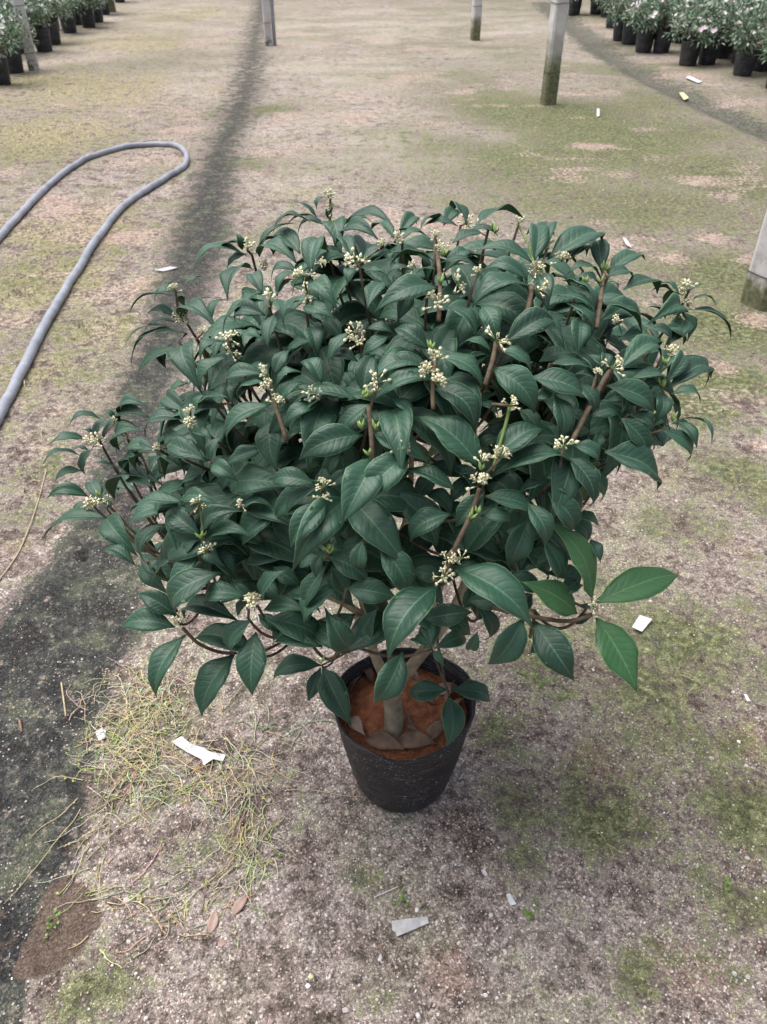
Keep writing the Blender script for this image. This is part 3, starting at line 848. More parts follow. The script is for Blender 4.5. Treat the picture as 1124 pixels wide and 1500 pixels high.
LEAVES = """
640 690 610 735 40 .08|660 680 690 730 40 .09|620 720 660 760 44 .09|650 740 690 770 40 .1|600 700 570 740 40 .1|690 700 660 740 40 .09|630 680 680 700 40 .1|560 560 590 540 36 .08|660 600 690 630 36 .08|730 640 700 660 36 .09
520 900 470 935 30 .07|560 905 520 945 32 .08|600 900 560 940 34 .08|585 880 640 930 34 .07|640 885 690 930 30 .07|650 900 620 945 26 .06|470 880 430 925 34 .07|440 900 400 940 30 .07|530 860 560 910 40 .09|610 850 650 890 40 .09|480 850 520 890 36 .08
760 800 800 850 40 .07|790 770 830 820 40 .08|820 760 855 800 36 .06|720 800 760 850 44 .08|800 840 850 850 36 .06|830 820 870 800 34 .05|850 830 830 870 30 .05|740 860 700 905 34 .06|780 870 740 900 34 .06|810 700 850 760 38 .08|690 780 720 830 46 .08|850 690 880 735 34 .05|700 850 680 890 30 .07
362 375 283 397 20|362 372 333 393 18|369 393 334 440 34|362 360 319 369 18|380 376 438 390 18|378 368 430 327 22|376 365 411 352 14|355 366 345 340 22
253 433 190 458 18|255 425 241 410 12|269 422 300 406 18|262 433 272 451 14|260 428 226 440 16 .03
258 468 217 458 20|260 472 209 491 16|250 478 182 508 16|273 488 192 534 26|269 472 323 488 18|270 468 311 436 18|262 510 200 561 16|251 505 244 541 20|276 508 298 579 36|333 523 301 579 38|327 500 294 532 18|351 494 388 500 22|276 561 249 579 20 .03|310 470 335 440 20 .05
387 440 327 491 24|389 462 345 471 24|385 431 373 415 20|405 433 432 409 16|402 460 393 510 22|400 436 350 470 20 .03
478 331 436 344 16|484 340 501 380 30|498 338 578 333 20|500 322 512 334 18|507 322 545 325 16|464 318 430 296 14|464 306 476 288 10|455 325 400 341 20|498 346 556 353 18|470 322 420 330 16 .05|484 322 478 300 18
518 392 509 420 24|531 377 574 369 18|533 398 570 405 20|515 378 490 360 18|480 366 459 402 30 .01
442 400 407 436 24|438 398 398 412 18|455 416 497 458 26|444 449 492 468 24|442 440 419 485 32|455 400 481 363 28|400 373 436 389 18 .03|430 410 470 440 26 .08|440 372 395 352 20 .03
578 350 540 342 18|575 362 545 372 16 .02|590 350 625 345 20|636 382 571 389 26|641 422 548 458 36|605 396 565 407 16|650 325 615 339 18|625 345 571 349 22 .02|600 429 582 473 28|560 413 538 453 24|650 330 671 318 14|585 345 610 328 14 .04
649 384 698 391 28|653 450 697 496 38|671 331 620 331 18|663 356 718 351 22|697 333 769 321 22|684 330 655 318 16|690 335 730 345 18|640 395 610 400 16|650 400 690 378 20 .03
780 385 697 369 26|773 411 706 398 22|776 425 691 451 44|782 385 771 344 26|802 380 882 352 32|785 398 803 456 36|816 433 870 482 20|824 411 867 471 32|706 448 728 500 28|790 380 812 345 22|775 400 740 420 30 .06|830 385 850 365 18|835 380 860 375 14
882 400 872 361 24|890 400 946 381 20|889 407 929 411 22|881 409 830 402 20|880 420 839 409 18|882 444 941 487 46|879 470 925 455 30 .04|914 424 963 431 26|830 444 870 493 18|850 465 846 520 30|895 395 930 372 16|890 412 905 430 18|830 418 868 471 26 .04
1008 453 1071 498 22|1012 440 1050 449 16|1006 428 1032 416 16|1003 433 972 451 20|997 456 1006 502 30|995 432 963 416 20|995 460 948 476 18|975 467 948 450 16|990 440 955 425 22 .02|985 460 1000 475 20|972 478 1001 505 26
908 542 970 534 22|888 565 957 611 36|883 547 881 518 16|923 556 968 569 18|863 611 906 607 24|881 589 926 584 22 .03|881 560 835 515 36 .02|878 565 840 550 30 .03|890 545 860 520 20
975 516 953 518 18|990 522 1010 540 20|986 522 963 553 24|1005 520 1032 568 34 .03|992 524 974 562 14|948 482 977 510 28|970 482 1001 505 22|905 498 960 515 34 .04|980 505 1000 470 24 .02
981 569 1042 556 22|975 562 991 525 14|983 578 1026 593 20|977 578 976 607 18|968 576 957 622 22|985 590 992 617 28 .02|965 560 935 575 16|970 570 945 590 20 .02
992 618 1021 657 18|999 613 1042 653 16|970 630 1006 676 24|985 620 1010 633 16 .02|975 622 960 600 18 .02
910 613 948 669 34|921 607 950 636 24|886 662 963 717 50|915 605 905 580 22 .03|863 640 850 672 26 .02|880 630 862 660 24 .02|940 640 956 660 20 .02
731 513 779 548 28|720 514 673 506 22|739 503 813 476 34|720 539 783 607 46|715 520 680 545 20 .05|725 505 718 470 22 .04|762 478 828 512 44 .03|858 470 848 514 32 .02
644 523 707 570 36|633 568 693 635 46|629 512 578 482 34|631 548 558 548 32|640 525 668 480 34 .03|650 520 690 540 24 .04|699 590 730 614 26 .02
778 552 862 588 38|806 533 870 545 28|812 578 818 648 38|810 577 775 588 24|845 560 868 610 26|790 530 840 520 26 .04|760 600 790 640 30 .05|830 600 862 640 30 .04
703 684 608 610 46|722 672 797 629 38|726 693 843 687 24|710 727 787 757 28|709 722 667 773 34|703 756 748 766 18|667 718 586 689 28|661 753 602 795 36|700 690 672 700 22 .02|712 690 690 655 26 .04|680 812 755 740 60 .05|640 800 565 725 56 .05
832 669 870 738 34|838 652 872 682 28|820 660 790 645 22 .02|830 648 800 625 24 .03
797 705 759 725 22|803 707 843 729 26|803 722 837 778 34|850 700 862 742 36 .02|845 755 878 772 36 .02|865 790 880 825 32 .03|772 736 799 800 28|775 760 745 830 46 .04|795 790 815 850 46 .03|800 700 830 705 24 .04|850 770 835 810 26 .05
548 586 645 563 28|525 586 424 597 28|467 592 418 624 20|533 577 551 519 42|542 592 496 641 28|545 635 630 681 46|533 637 438 675 38|552 669 500 769 48|601 664 532 738 48|575 585 607 612 30|540 600 565 640 32 .03|530 600 500 590 26 .04|560 600 590 650 30 .05
471 561 444 532 26|455 478 466 526 24 .02|510 487 481 530 28|538 481 578 490 24|569 492 528 523 30|525 530 487 527 24 .02|455 500 420 520 24 .03|560 520 600 510 26 .04|500 500 470 480 22 .05|440 530 470 550 24 .04|575 540 540 520 26 .05|490 560 465 590 26 .04|505 545 520 575 26 .05
387 548 333 568 22|389 561 349 585 26|398 592 339 661 32|402 548 425 513 28|405 568 446 548 24|410 595 450 562 26|390 600 392 642 30 .05|402 612 408 692 34 .05|395 560 360 545 22 .03|405 575 436 600 28 .03|340 590 335 560 16 .02
272 603 245 583 24|270 614 213 641 28|272 606 248 617 14|284 633 313 647 28|283 600 302 578 16|290 597 335 583 22|268 620 240 640 24 .03|285 610 330 600 24 .02|280 612 310 622 22 .02
226 657 183 659 20|241 659 273 643 18|235 668 226 701 26|233 655 246 638 16|230 660 210 673 14|255 662 304 676 26|230 662 200 690 26 .03|245 668 270 690 24 .03
126 643 72 651 16|119 668 62 681 20|139 641 161 612 24|148 648 203 627 22|136 657 126 697 20|139 677 178 697 26|121 690 80 707 16|130 660 105 660 20 .02|140 640 118 630 18 .02
175 610 221 599 18|148 614 101 623 16|168 612 156 600 18|175 618 223 614 20 .02|175 659 213 632 26|205 660 180 690 26|165 620 145 645 22 .02|190 640 170 665 24 .03
190 696 212 683 14|180 705 200 722 24|178 700 160 715 18 .02|186 705 172 728 18|190 700 225 715 22 .03
130 728 69 730 18|157 759 62 792 28|128 737 106 752 14|168 732 247 716 22|161 730 165 750 14|152 726 158 711 16|269 736 189 752 28|156 759 202 815 32|245 767 213 825 32|198 828 149 813 18|232 818 222 838 20|150 735 140 712 18 .02
268 732 323 742 18|250 755 294 785 24|245 745 215 760 22 .02|300 745 330 770 24 .03|240 770 265 800 20 .04
294 785 252 756 28|301 785 361 749 22|308 791 374 788 22|290 790 280 818 14|291 811 256 874 26|303 795 330 830 26 .03|310 800 345 850 30 .04|300 790 310 765 16|280 800 245 850 34 .03
310 680 350 706 22|308 676 327 640 26|303 675 254 655 24|387 657 330 682 22 .04|334 711 430 715 40 .04|415 745 365 802 50 .05|355 748 402 745 28 .02|300 690 270 715 24 .03|325 720 345 690 24 .05|350 770 390 800 40 .06|420 690 380 720 40 .07
463 709 400 709 26|466 714 421 757 22|480 736 426 802 34|485 715 520 690 26 .03|480 712 475 680 24 .03|478 700 505 660 30 .04|490 740 520 770 30 .05
472 807 432 798 22|481 816 540 857 30|472 811 464 847 18|479 827 449 893 26|479 805 481 771 32|508 862 583 878 34|492 862 454 916 28|470 815 440 830 22 .03|485 830 510 870 26 .04
555 798 592 871 40|532 789 532 834 32|560 800 600 820 36 .05|545 795 500 810 30 .05|570 850 610 870 34 .05
640 858 568 971 54|664 831 781 922 56|622 907 693 897 28|590 955 547 1029 38|648 850 600 840 30 .04|660 840 720 850 40 .05|700 888 708 938 18 .02|685 880 740 880 26 .03
500 957 574 902 36|510 950 475 888 34|512 957 458 918 24|472 948 398 944 20|560 920 590 900 30 .04|530 940 555 890 30 .05|420 870 470 900 30 .05|400 830 440 860 34 .06|380 850 410 880 24 .05
323 838 264 905 46|257 901 200 870 26|257 919 178 921 30|272 930 230 1023 34|348 909 271 907 22|262 905 248 880 20 .02
361 874 303 883 26|368 908 342 957 28|384 881 420 835 28|386 894 451 898 22|388 905 472 951 38|375 958 281 943 32 .01|375 926 370 1019 46|345 957 296 1050 48|370 880 340 850 24 .03|378 900 410 930 30 .03|365 880 350 905 18 .02
471 975 400 997 26|470 978 451 1027 18|473 978 515 1063 34
655 1010 600 1012 40|662 1011 718 1030 26|657 1020 654 1095 34|633 951 612 945 14|632 948 630 912 20|636 950 676 933 18|634 953 650 975 28
867 882 799 763 50 0 1|870 884 995 843 46 0 1|846 899 765 853 44 0 1|874 905 933 1014 56 0 1|868 902 843 915 20|865 893 850 885 12
767 905 714 973 46|782 909 841 997 48|815 872 855 858 36 .02|740 850 790 870 40 .03|700 925 690 950 16|790 925 775 955 22 .02
"""
FLOWERS = """362 366 1|385 390 .7|257 426 .8|264 465 1|336 496 1|338 516 .8|396 446 1.2|484 290 .8|487 309 .8|521 383 1.2|447 405 1.1|452 430 .8|578 354 1|562 361 .7|637 350 .8|649 362 .7|642 447 1.2|684 327 .9|760 329 .8|802 362 .9|822 384 1|786 394 .8|788 424 1
670 415 1|700 402 .7|1010 425 1.1|1008 450 .9|983 517 .9|897 540 1.1|727 498 1.1|640 527 1|628 548 1|640 562 1|521 486 1|526 503 .8|553 560 1|393 550 1|390 568 .8|404 590 .8|460 577 .8|747 594 .8|826 654 1.1|706 678 .9|733 672 1|703 711 1.1|590 657 .8|475 713 .8|473 730 .7
279 606 .9|279 622 .8|235 659 .8|133 648 1|146 644 .9|178 636 .8|168 619 .6|183 700 .9|139 740 1.3|158 733 .7|293 738 .8|302 806 1|354 740 .7|266 915 1.2|372 888 1.3|650 845 1|655 822 .9|676 818 .7|870 890 .9|590 420 .7|875 548 .6|470 385 .6|300 485 .6|700 330 .6|605 395 .7|905 470 .6"""
BUDS = "487 330|478 335|533 582|543 580|530 628|551 630|541 668|725 342|722 338|972 567|968 565|883 396|890 398|880 415|479 806|484 810|632 512|298 785|295 788|470 972|146 728|706 688|860 415|840 378|650 375|645 415|985 617|975 535|700 752|690 760"
NODES = {}
def parse(txt):
    out = []
    for line in txt.strip().split('\n'):
        for it in line.split('|'):
            out.append([float(v) for v in it.split()])
    return out
leaf_specs = []        # (P0, P1, width, kind, priority)
shoot_pts = []
r = random.Random(4)
for L in parse(LEAVES):
    bx, by, tx, ty, wpx = L[:5]
    push = L[5] if len(L) > 5 else 0.0
    kind = int(L[6]) if len(L) > 6 else 0
    t0 = surf(bx, by) + push + 0.004
    if by > 970 and 590 < bx < 680: t0 = at_z(bx, by, 0.345).y / ray(bx, by).y
    elif by > 965 and 440 < bx < 500: t0 = at_z(bx, by, 0.35).y / ray(bx, by).y
    P0 = CAM + ray(bx, by) * t0
    d1 = ray(tx, ty)
    droop = r.uniform(.012, .045)
    if ty - by > 40: droop += 0.03
    t1 = (P0.z - droop - CAM_H) / d1.z
    t1 = min(t1, surf(tx, ty) + push + 0.012) if ty < 900 else t1
    flat = (CAM + d1 * t0 - P0).length
    lim = math.sqrt(max(0.0, 0.150 ** 2 - min(flat, .14) ** 2))
    lim = min(lim, 0.35 * flat + 0.05)
    t1 = max(t0 - lim, min(t0 + lim, t1))
    if by > 965 and by < 1040 and 440 < bx < 680: t1 = max(t1, t0 - .03)
    P1 = CAM + d1 * t1
    ln = (P1 - P0).length
    wm = wpx / F_PX * (t0 + t1) / 2
    wd = max(0.31 * ln, min(wm * 1.15, 0.47 * ln)) if not kind else wm * 1.05
    leaf_specs.append((P0, P1, wd, kind, 2 if push < .03 else 1))
    if push < 0.03: shoot_pts.append(P0)

# hidden and inner leaves: whorls inside the crown and over its far side
SIL = [(190, 470), (250, 400), (330, 345), (430, 305), (490, 300), (560, 330), (640, 318), (770, 328), (880, 355), (950, 390), (1035, 435), (1050, 490), (1030, 560), (1020, 640), (950, 690), (880, 730),
       (870, 800), (830, 850), (690, 880), (600, 870), (500, 900), (400, 920), (290, 920), (210, 890), (160, 810), (85, 765), (85, 660), (180, 610), (240, 575), (200, 530)]
SILX = (560, 600)
def project(q):
    q = q - CAM
    dep = q.y * CP - q.z * SP
    return 562 + F_PX * q.x / dep, 750 - F_PX * (q.y * SP + q.z * CP) / dep
def inside(q, k=0.95):
    x, y = project(q)
    x, y = SILX[0] + (x - SILX[0]) / k, SILX[1] + (y - SILX[1]) / k
    c = False
    for (ax, ay), (bx, by) in zip(SIL, SIL[1:] + SIL[:1]):
        if (ay > y) != (by > y) and x < (bx - ax) * (y - ay) / (by - ay) + ax: c = not c
    return c
def whorl(c, axis, n, rr, lo, hi, pr):
    a0 = rr.uniform(0, 6.283)
    u = axis.orthogonal().normalized(); v = axis.cross(u)
    for k in range(n):
        a = a0 + k * 2.4
        d = (u * math.cos(a) + v * math.sin(a)) * 0.9 + axis * rr.uniform(-.1, .35)
        L = rr.uniform(lo, hi)
        P1 = c + d.normalized() * L - Vector((0, 0, rr.uniform(.02, .07)))
        if inside(c) and inside(P1): leaf_specs.append((c.copy(), P1, L * rr.uniform(.36, .44), 0, pr))
    if pr < 0: shoot_pts.append(c.copy())
rr = random.Random(99)
def ell_pt(ci, th, ph, s):
    c, rd = ELL[ci]
    return Vector((c[0] + rd[0] * s * math.cos(th) * math.cos(ph), c[1] + rd[1] * s * math.sin(th) * math.cos(ph), c[2] + rd[2] * s * math.sin(ph)))
cnt = 0
while cnt < 120:                                   # inner shell, towards the viewer's side and top
    th, ph = rr.uniform(-math.pi, math.pi), math.asin(rr.uniform(-.55, .95))
    p = ell_pt(0, th, ph, rr.uniform(.45, .78))
    whorl(p, ((p - CROWN_C).normalized() + Vector((0, 0, .8))).normalized(), rr.randint(4, 6), rr, .095, .135, 0)
    cnt += 1
cnt = 0
while cnt < 60:                                   # second row just under the outer shoots
    th, ph = rr.uniform(-math.pi, math.pi), math.asin(rr.uniform(-.1, .97))
    p = ell_pt(0, th, ph, rr.uniform(.82, .90))
    whorl(p, ((p - CROWN_C).normalized() * .7 + Vector((0, 0, .8))).normalized(), rr.randint(5, 6), rr, .085, .12, .5)
    cnt += 1
cnt = 0
while cnt < 34:                                   # the side turned away
    th, ph = rr.uniform(0.15 * math.pi, 0.85 * math.pi), math.asin(rr.uniform(-.5, .62))
    p = ell_pt(0, th, ph, rr.uniform(.86, .96))
    whorl(p, ((p - CROWN_C).normalized() + Vector((0, 0, .5))).normalized(), rr.randint(5, 7), rr, .08, .115, 0)
    cnt += 1
for ci in (1, 2, 3):
    for k in range(3 if ci != 1 else 8):
        p = ell_pt(ci, rr.uniform(-math.pi, math.pi), math.asin(rr.uniform(-.4, .7)), rr.uniform(.2, .6))
        whorl(p, Vector((rr.uniform(-.4, .4), rr.uniform(-.2, .4), 1)).normalized(), 4, rr, .08, .11, 0)

crown_mb = MB()
singles = []
order = sorted(range(len(leaf_specs)), key=lambda i: -(leaf_specs[i][4] + 5 * leaf_specs[i][3] + 4 * (leaf_specs[i][1] - leaf_specs[i][0]).length))
parts = set(order[:298])
lr = random.Random(31)
for i, (P0, P1, wd, kind, pr) in enumerate(leaf_specs):
    arch = lr.uniform(.14, .36); fold = lr.uniform(.25, .75); roll = lr.uniform(-.30, .30)
    if kind == 1: arch *= 0.5; fold = .2; roll *= .5
    if i in parts:
        mb = MB()
        add_leaf(mb, P0, P1, wd, arch, fold, roll, lr, off=P0)
        singles.append((mb.mesh('leaf', [M['bright' if kind else 'leaf'], M['under']]), P0, kind))
    else:
        add_leaf(crown_mb, P0, P1, wd, arch, fold, roll, lr, off=PC)
crown = link('crown', crown_mb.mesh('crown', [M['leaf'], M['under']]), shrub)
tag(crown, kind='stuff')
for me, P0, kind in singles:
    o = link('leaf', me, crown, P0 - PC)
    if kind: o['label'] = 'fresh bright green leaf'

# flower clusters
def cluster_mesh(v):
    r = random.Random(v * 5 + 1)
    m = MB()
    for k in range(r.randint(7, 11)):
        a = r.uniform(0, 6.283); el = math.radians(r.uniform(-25, 85))
        d = Vector((math.cos(a) * math.cos(el), math.sin(a) * math.cos(el), math.sin(el)))
        L = r.uniform(.006, .014)
        c = d * L
        m.tube([d * .001, c * .6], [.0005, .0006], 4, 1); m.tube([c * .6, c * .85, c + d * .0005], [.0006, .0008, .0009], 5, 0)
        u = d.orthogonal().normalized(); w_ = d.cross(u)
        opened = r.random() < .6
        for q in range(4):
            an = q * math.pi / 2 + r.uniform(-.2, .2)
            e = u * math.cos(an) + w_ * math.sin(an); s = d.cross(e)
            tipd = (e * (0.95 if opened else .25) + d * (0.35 if opened else .9)).normalized()
            R = r.uniform(.0058, .0078)
            q1 = c + tipd * R * .55
            n_ = tipd.cross(s).normalized() * .0005
            m.add([c, q1 + s * .0021 + n_, c + tipd * R, q1 - s * .0021 + n_, q1 - n_ * 1.6], [(0, 1, 4), (1, 2, 4), (0, 4, 3), (4, 2, 3), (0, 3, 2, 1)], 0)
    return m.mesh('flower_cluster', [M['petal'], M['shoot']], True)
CM = [cluster_mesh(v) for v in range(6)]
fr = random.Random(8)
flower_pts = []
for k, (x, y, s) in enumerate(parse(FLOWERS)):
    t = surf(x, y) - 0.018
    P = CAM + ray(x, y) * t
    flower_pts.append(P)
    o = link('flower_cluster', CM[k % 6], crown, P - PC, (fr.uniform(-.4, .4) + .3, fr.uniform(-.4, .4), fr.uniform(0, 6.28)))
    o.scale = (s * 0.98,) * 3
def bud_mesh(v):
    r = random.Random(v)
    m = MB()
    for k in range(3):
        a = k * 2.1 + r.random(); d = Vector((math.cos(a) * .45, math.sin(a) * .45, 1)).normalized()
        L = r.uniform(.009, .015)
        m.tube([(0, 0, 0), d * L * .5 + Vector((d.x, d.y, 0)) * .0015, d * L], [.0011, .0020, .0003], 5)
    return m.mesh('leaf_bud', M['bud'])
BM_ = [bud_mesh(v) for v in range(3)]
for k, (x, y) in enumerate(parse(BUDS)):
    P = CAM + ray(x, y) * (surf(x, y) - 0.008)
    o = link('leaf_bud', BM_[k % 3], crown, P - PC, (fr.uniform(-.3, .3), fr.uniform(-.3, .3), fr.uniform(0, 6)))
    shoot_pts.append(P)

# trunk, limbs, branches
TB = at_z(577, 1074, 0.21); TF = at_z(574, 1012, 0.285)
def bez(a, b, c, n=7):
    return [a * (1 - t) ** 2 + b * (2 * t * (1 - t)) + c * t * t for t in [k / n for k in range(n + 1)]]
tr = MB()
tr.tube([TB - PC - Vector((0, 0, .03)), TB - PC + Vector((0, 0, .004)), (TB + TF) / 2 - PC + Vector((.002, 0, 0)), TF - PC, TF - PC + Vector((0, .004, .02))],
        [.0245, .0210, .0185, .0180, .013], 16)
trunk = link('trunk', tr.mesh('trunk', M['trunk']), shrub)
R1 = at_z(619, 956, 0.37); R2 = at_z(690, 885, 0.47)
L1 = at_z(548, 956, 0.37)
limbs = [
    ([TF, R1, Vector((.13, 1.03, .46)), Vector((.17, 1.06, .58)), Vector((.20, 1.10, .72))], .0135),
    ([TF, L1, Vector((-.03, 1.01, .46)), Vector((-.06, 1.04, .60)), Vector((-.08, 1.08, .74))], .0115),
    ([Vector((-.03, 1.01, .46)), Vector((-.10, 1.0, .53)), Vector((-.20, .98, .55)), Vector((-.30, .98, .57))], .008),
    ([L1, at_z(552, 800, .56), at_z(548, 700, .66)], .007),
    ([R1, R2, Vector((.27, .97, .52))], .009),
    ([Vector((.13, 1.03, .46)), Vector((.25, 1.06, .58)), Vector((.36, 1.10, .66))], .008),
    ([Vector((-.03, 1.01, .46)), Vector((.04, 1.10, .62)), Vector((.05, 1.14, .78))], .008),
    ([Vector((-.03, 1.01, .46)), Vector((-.08, .96, .52)), Vector((-.14, .92, .53))], .006),
    ([R1, at_z(640, 880, .50), at_z(660, 830, .57)], .006)]
skel = []
for pts, r0 in limbs:
    sm = smooth_path(pts, 5)
    mb = MB(); mb.tube([p - PC for p in sm], [r0 * (1 - .55 * i / len(sm)) for i in range(len(sm))], 9)
    link('limb', mb.mesh('limb', M['trunk']), trunk)
    skel += [(p, r0 * (1 - .55 * i / len(sm))) for i, p in enumerate(sm)][2:]
skel = [q for q in skel if q[0].z > .47]
# cluster shoot bases into shoot tips
tips = []
for p in shoot_pts + flower_pts:
    for q in tips:
        if (q[0] - p).length < 0.055: q[1].append(p); break
    else: tips.append((p.copy(), [p]))
br = random.Random(17)
for c, lst in tips:
    P = sum(lst, Vector()) / len(lst)
    top = max(lst, key=lambda q: q.z)
    best = min(skel, key=lambda s: (s[0] - P).length + (10 if s[0].z > P.z - .02 else 0) * .1)
    inward = (best[0] - P); inward.z = 0
    ctl = P * .5 + best[0] * .5 + Vector((0, 0, -.02)) - inward * .22
    ctl.z = min(ctl.z, P.z - .018)
    pts = bez(best[0], ctl, P, 8)
    if (top - P).length > .004 and top.z > P.z: pts.append(top)
    mb = MB(); mb.tube([p - PC for p in pts], [.0030 - .0013 * i / len(pts) for i in range(len(pts))], 6)
    link('branch', mb.mesh('branch', M['bark']), trunk)
def shoot(pix, r0, mat, z0=None):
    pts = [CAM + ray(x, y) * (surf(x, y) - .004) for x, y in pix]
    mb = MB(); mb.tube([p - PC for p in smooth_path(pts, 4)], r0, 6)
    link('shoot', mb.mesh('shoot', M[mat]), trunk)
shoot([(783, 388), (774, 358), (761, 332)], .0018, 'shoot')
shoot([(722, 690), (733, 650), (742, 618), (747, 594)], .0022, 'shoot')
shoot([(299, 786), (296, 760), (293, 740)], .0018, 'shoot')
shoot([(649, 850), (668, 800), (690, 755), (703, 715)], .0032, 'bark')
shoot([(643, 470), (645, 420), (642, 380), (638, 352)], .003, 'bark')
shoot([(770, 470), (778, 430), (786, 385)], .0034, 'bark')
shoot([(874, 480), (880, 440), (884, 402)], .003, 'bark')
shoot([(839, 645), (862, 600), (882, 562), (894, 543)], .0032, 'bark')
shoot([(546, 720), (545, 650), (540, 595)], .0032, 'bark')
shoot([(420, 645), (402, 588), (394, 555)], .0028, 'bark')
shoot([(711, 563), (722, 528), (727, 502)], .003, 'bark')
shoot([(635, 600), (634, 570), (637, 530)], .0028, 'bark')
shoot([(868, 900), (835, 910), (790, 905), (720, 890)], .0028, 'bark')
shoot([(345, 957), (320, 955), (290, 942), (268, 920)], .0026, 'bark')
# thin low shoots that carry the two leaf sets in front of the pot
for pix in (((633, 951, .40), (645, 985, .37), (657, 1014, .345), (658, 1018, .344)), ((560, 940, .40), (510, 955, .38), (471, 975, .352))):
    mb = MB(); mb.tube([at_z(*p) - PC for p in pix], .0020, 6)
    link('shoot', mb.mesh('shoot', M['bark']), trunk)
mb = MB(); mb.tube([R1 - PC, at_z(633, 951, .40) - PC], .0022, 6); link('shoot', mb.mesh('shoot', M['bark']), trunk)

# ------------------------------------------------------------------ dry leaves, litter, stones
def loose_leaf(name, base, ang, L, wd, mat, label, group=None, cat='dry leaf', arch=.12, fold=.5, roll=0.0, tilt=0.0, seed=1):
    rr = random.Random(seed)
    d = Vector((math.cos(ang) * math.cos(tilt), math.sin(ang) * math.cos(tilt), math.sin(tilt)))
    mb = MB()
    add_leaf(mb, Vector((0, 0, 0)), d * L, wd, arch, fold, roll, rr, uref=Vector((0, 0, 1)), thick=.0006)
    zmin = min(v[2] for v in mb.v)
    mb.v = [(v[0], v[1], v[2] - zmin) for v in mb.v]
    o = link(name, mb.mesh(name, [mat, mat]), None, base)
    return tag(o, label, cat, group)
SZ = 0.208
for k, (x, y, ang, L, roll, tilt) in enumerate(((515, 1050, -1.1, .075, .5, .25), (508, 1030, 1.0, .070, -.7, .5), (592, 1040, -1.2, .085, .9, .25), (648, 1070, .9, .095, -.6, .25), (632, 1016, .2, .075, .3, .1),
                                                (532, 1082, -.35, .100, .5, .05), (575, 1090, -.05, .100, .3, .05), (620, 1090, .7, .085, -.2, .2), (615, 1000, 2.3, .065, .2, .1), (600, 1015, -.6, .07, .2, .1), (655, 1040, 1.2, .08, -.9, .3), (545, 1000, 2.0, .06, .4, .2))):
    b = at_z(x, y, SZ + 0.004)
    loose_leaf('dry_leaf', b, ang, L * .9, L * .34, M['dry' if k % 4 else 'drypink'], 'curled dry brown leaf lying on the orange soil in the pot', 'dry leaves on the pot soil', roll=roll, tilt=tilt, seed=k + 3)
b = gpt(307, 1372, -.002); loose_leaf('dry_leaf', b, 1.50, .050, .019, M['drypink'], 'upright pointed pinkish dry leaf on the gravel beside the weeds', arch=.10, seed=40)
b = gpt(340, 1345, -.002); loose_leaf('dry_leaf', b, 1.0, .052, .018, M['drypink'], 'narrow torn pinkish dry leaf lying at the end of the straw weeds', arch=.14, seed=41)
b = gpt(318, 1384, -.002); loose_leaf('dry_leaf', b, .1, .020, .013, M['drypink'], 'small triangular scrap of dry leaf below the pointed pinkish leaf', arch=.1, seed=42)
b = gpt(180, 1328, -.002); loose_leaf('dry_leaf', b, .9, .022, .016, M['stone'], 'small greyish dry leaf caught in the thin straw strands', arch=.1, seed=43)

def scrap(name, pix, mat, label, cat, thick=.0012, lift=.004, bend=.006, seed=0):
    rr = random.Random(seed)
    pts = [gpt(x, y) for x, y in pix]
    c = sum(pts, Vector()) / len(pts)
    n = len(pts)
    z0 = max(p.z for p in pts)
    q = [Vector((p.x - c.x, p.y - c.y, z0 - c.z + lift + rr.uniform(0, bend))) for p in pts]
    mid = Vector((0, 0, z0 - c.z + lift + bend * .6))
    down = Vector((0, 0, -thick))
    m = MB()
    vs_ = q + [mid] + [p + down for p in q] + [mid + down]
    fs_ = []
    for i in range(n):
        j = (i + 1) % n
        fs_ += [(i, j, n), (n + 1 + j, n + 1 + i, 2 * n + 1), (j, i, n + 1 + i, n + 1 + j)]
    m.add(vs_, fs_)
    me = m.mesh(name, mat, False)
    o = link(name, me, None, c)
    return tag(o, label, cat)
scrap('plastic_scrap', ((252, 1092), (268, 1086), (272, 1094), (300, 1101), (308, 1107), (332, 1112), (328, 1122), (314, 1119), (300, 1126), (296, 1117), (278, 1110)), M['white'],
      'torn white plastic strip lying among the straw weeds', 'plastic scrap', .001, .003, .008, 1)
scrap('plastic_scrap', ((574, 1356), (600, 1352), (626, 1348), (628, 1357), (606, 1368), (581, 1378), (580, 1372), (575, 1368)), M['greyplastic'], 'crumpled grey plastic piece on the gravel in front of the pot', 'plastic scrap', .003, .007, .005, 2)
scrap('plastic_tag', ((937, 903), (955, 910), (940, 928), (925, 922)), M['white'], 'square white plastic tag on the ground by the bright green leaves', 'tag', .001, .006, .008, 3)
scrap('plastic_scrap', ((741, 1313), (747, 1312), (756, 1328), (747, 1330)), M['white'], 'narrow white plastic sliver on the gravel', 'plastic scrap', .001, .003, .004, 4)
scrap('plastic_scrap', ((704, 1279), (709, 1277), (714, 1286), (710, 1288)), M['white'], 'tiny white plastic chip near the narrow white sliver', 'plastic scrap', .001, .003, .003, 5)
scrap('plant_tag', ((874, 163), (878, 163), (878, 173), (874, 173)), M['white'], 'small white plant tag by the yellow moss at the post', 'tag', .003, .004, .02, 6)
scrap('plastic_scrap', ((996, 133), (1002, 132), (1010, 141), (1003, 143)), M['yellowtag'], 'pale yellow strip lying in the dark drainage strip', 'plastic scrap', .004, .006, .012, 7)
scrap('plastic_scrap', ((1004, 115), (1010, 114), (1029, 121), (1022, 124)), M['white'], 'long white strip lying between the drainage strip and the pots', 'plastic scrap', .004, .003, .012, 8)
scrap('plastic_scrap', ((912, 350), (918, 352), (926, 364), (917, 362)), M['white'], 'crumpled white scrap on mossy ground behind the shrub', 'plastic scrap', .002, .006, .012, 9)
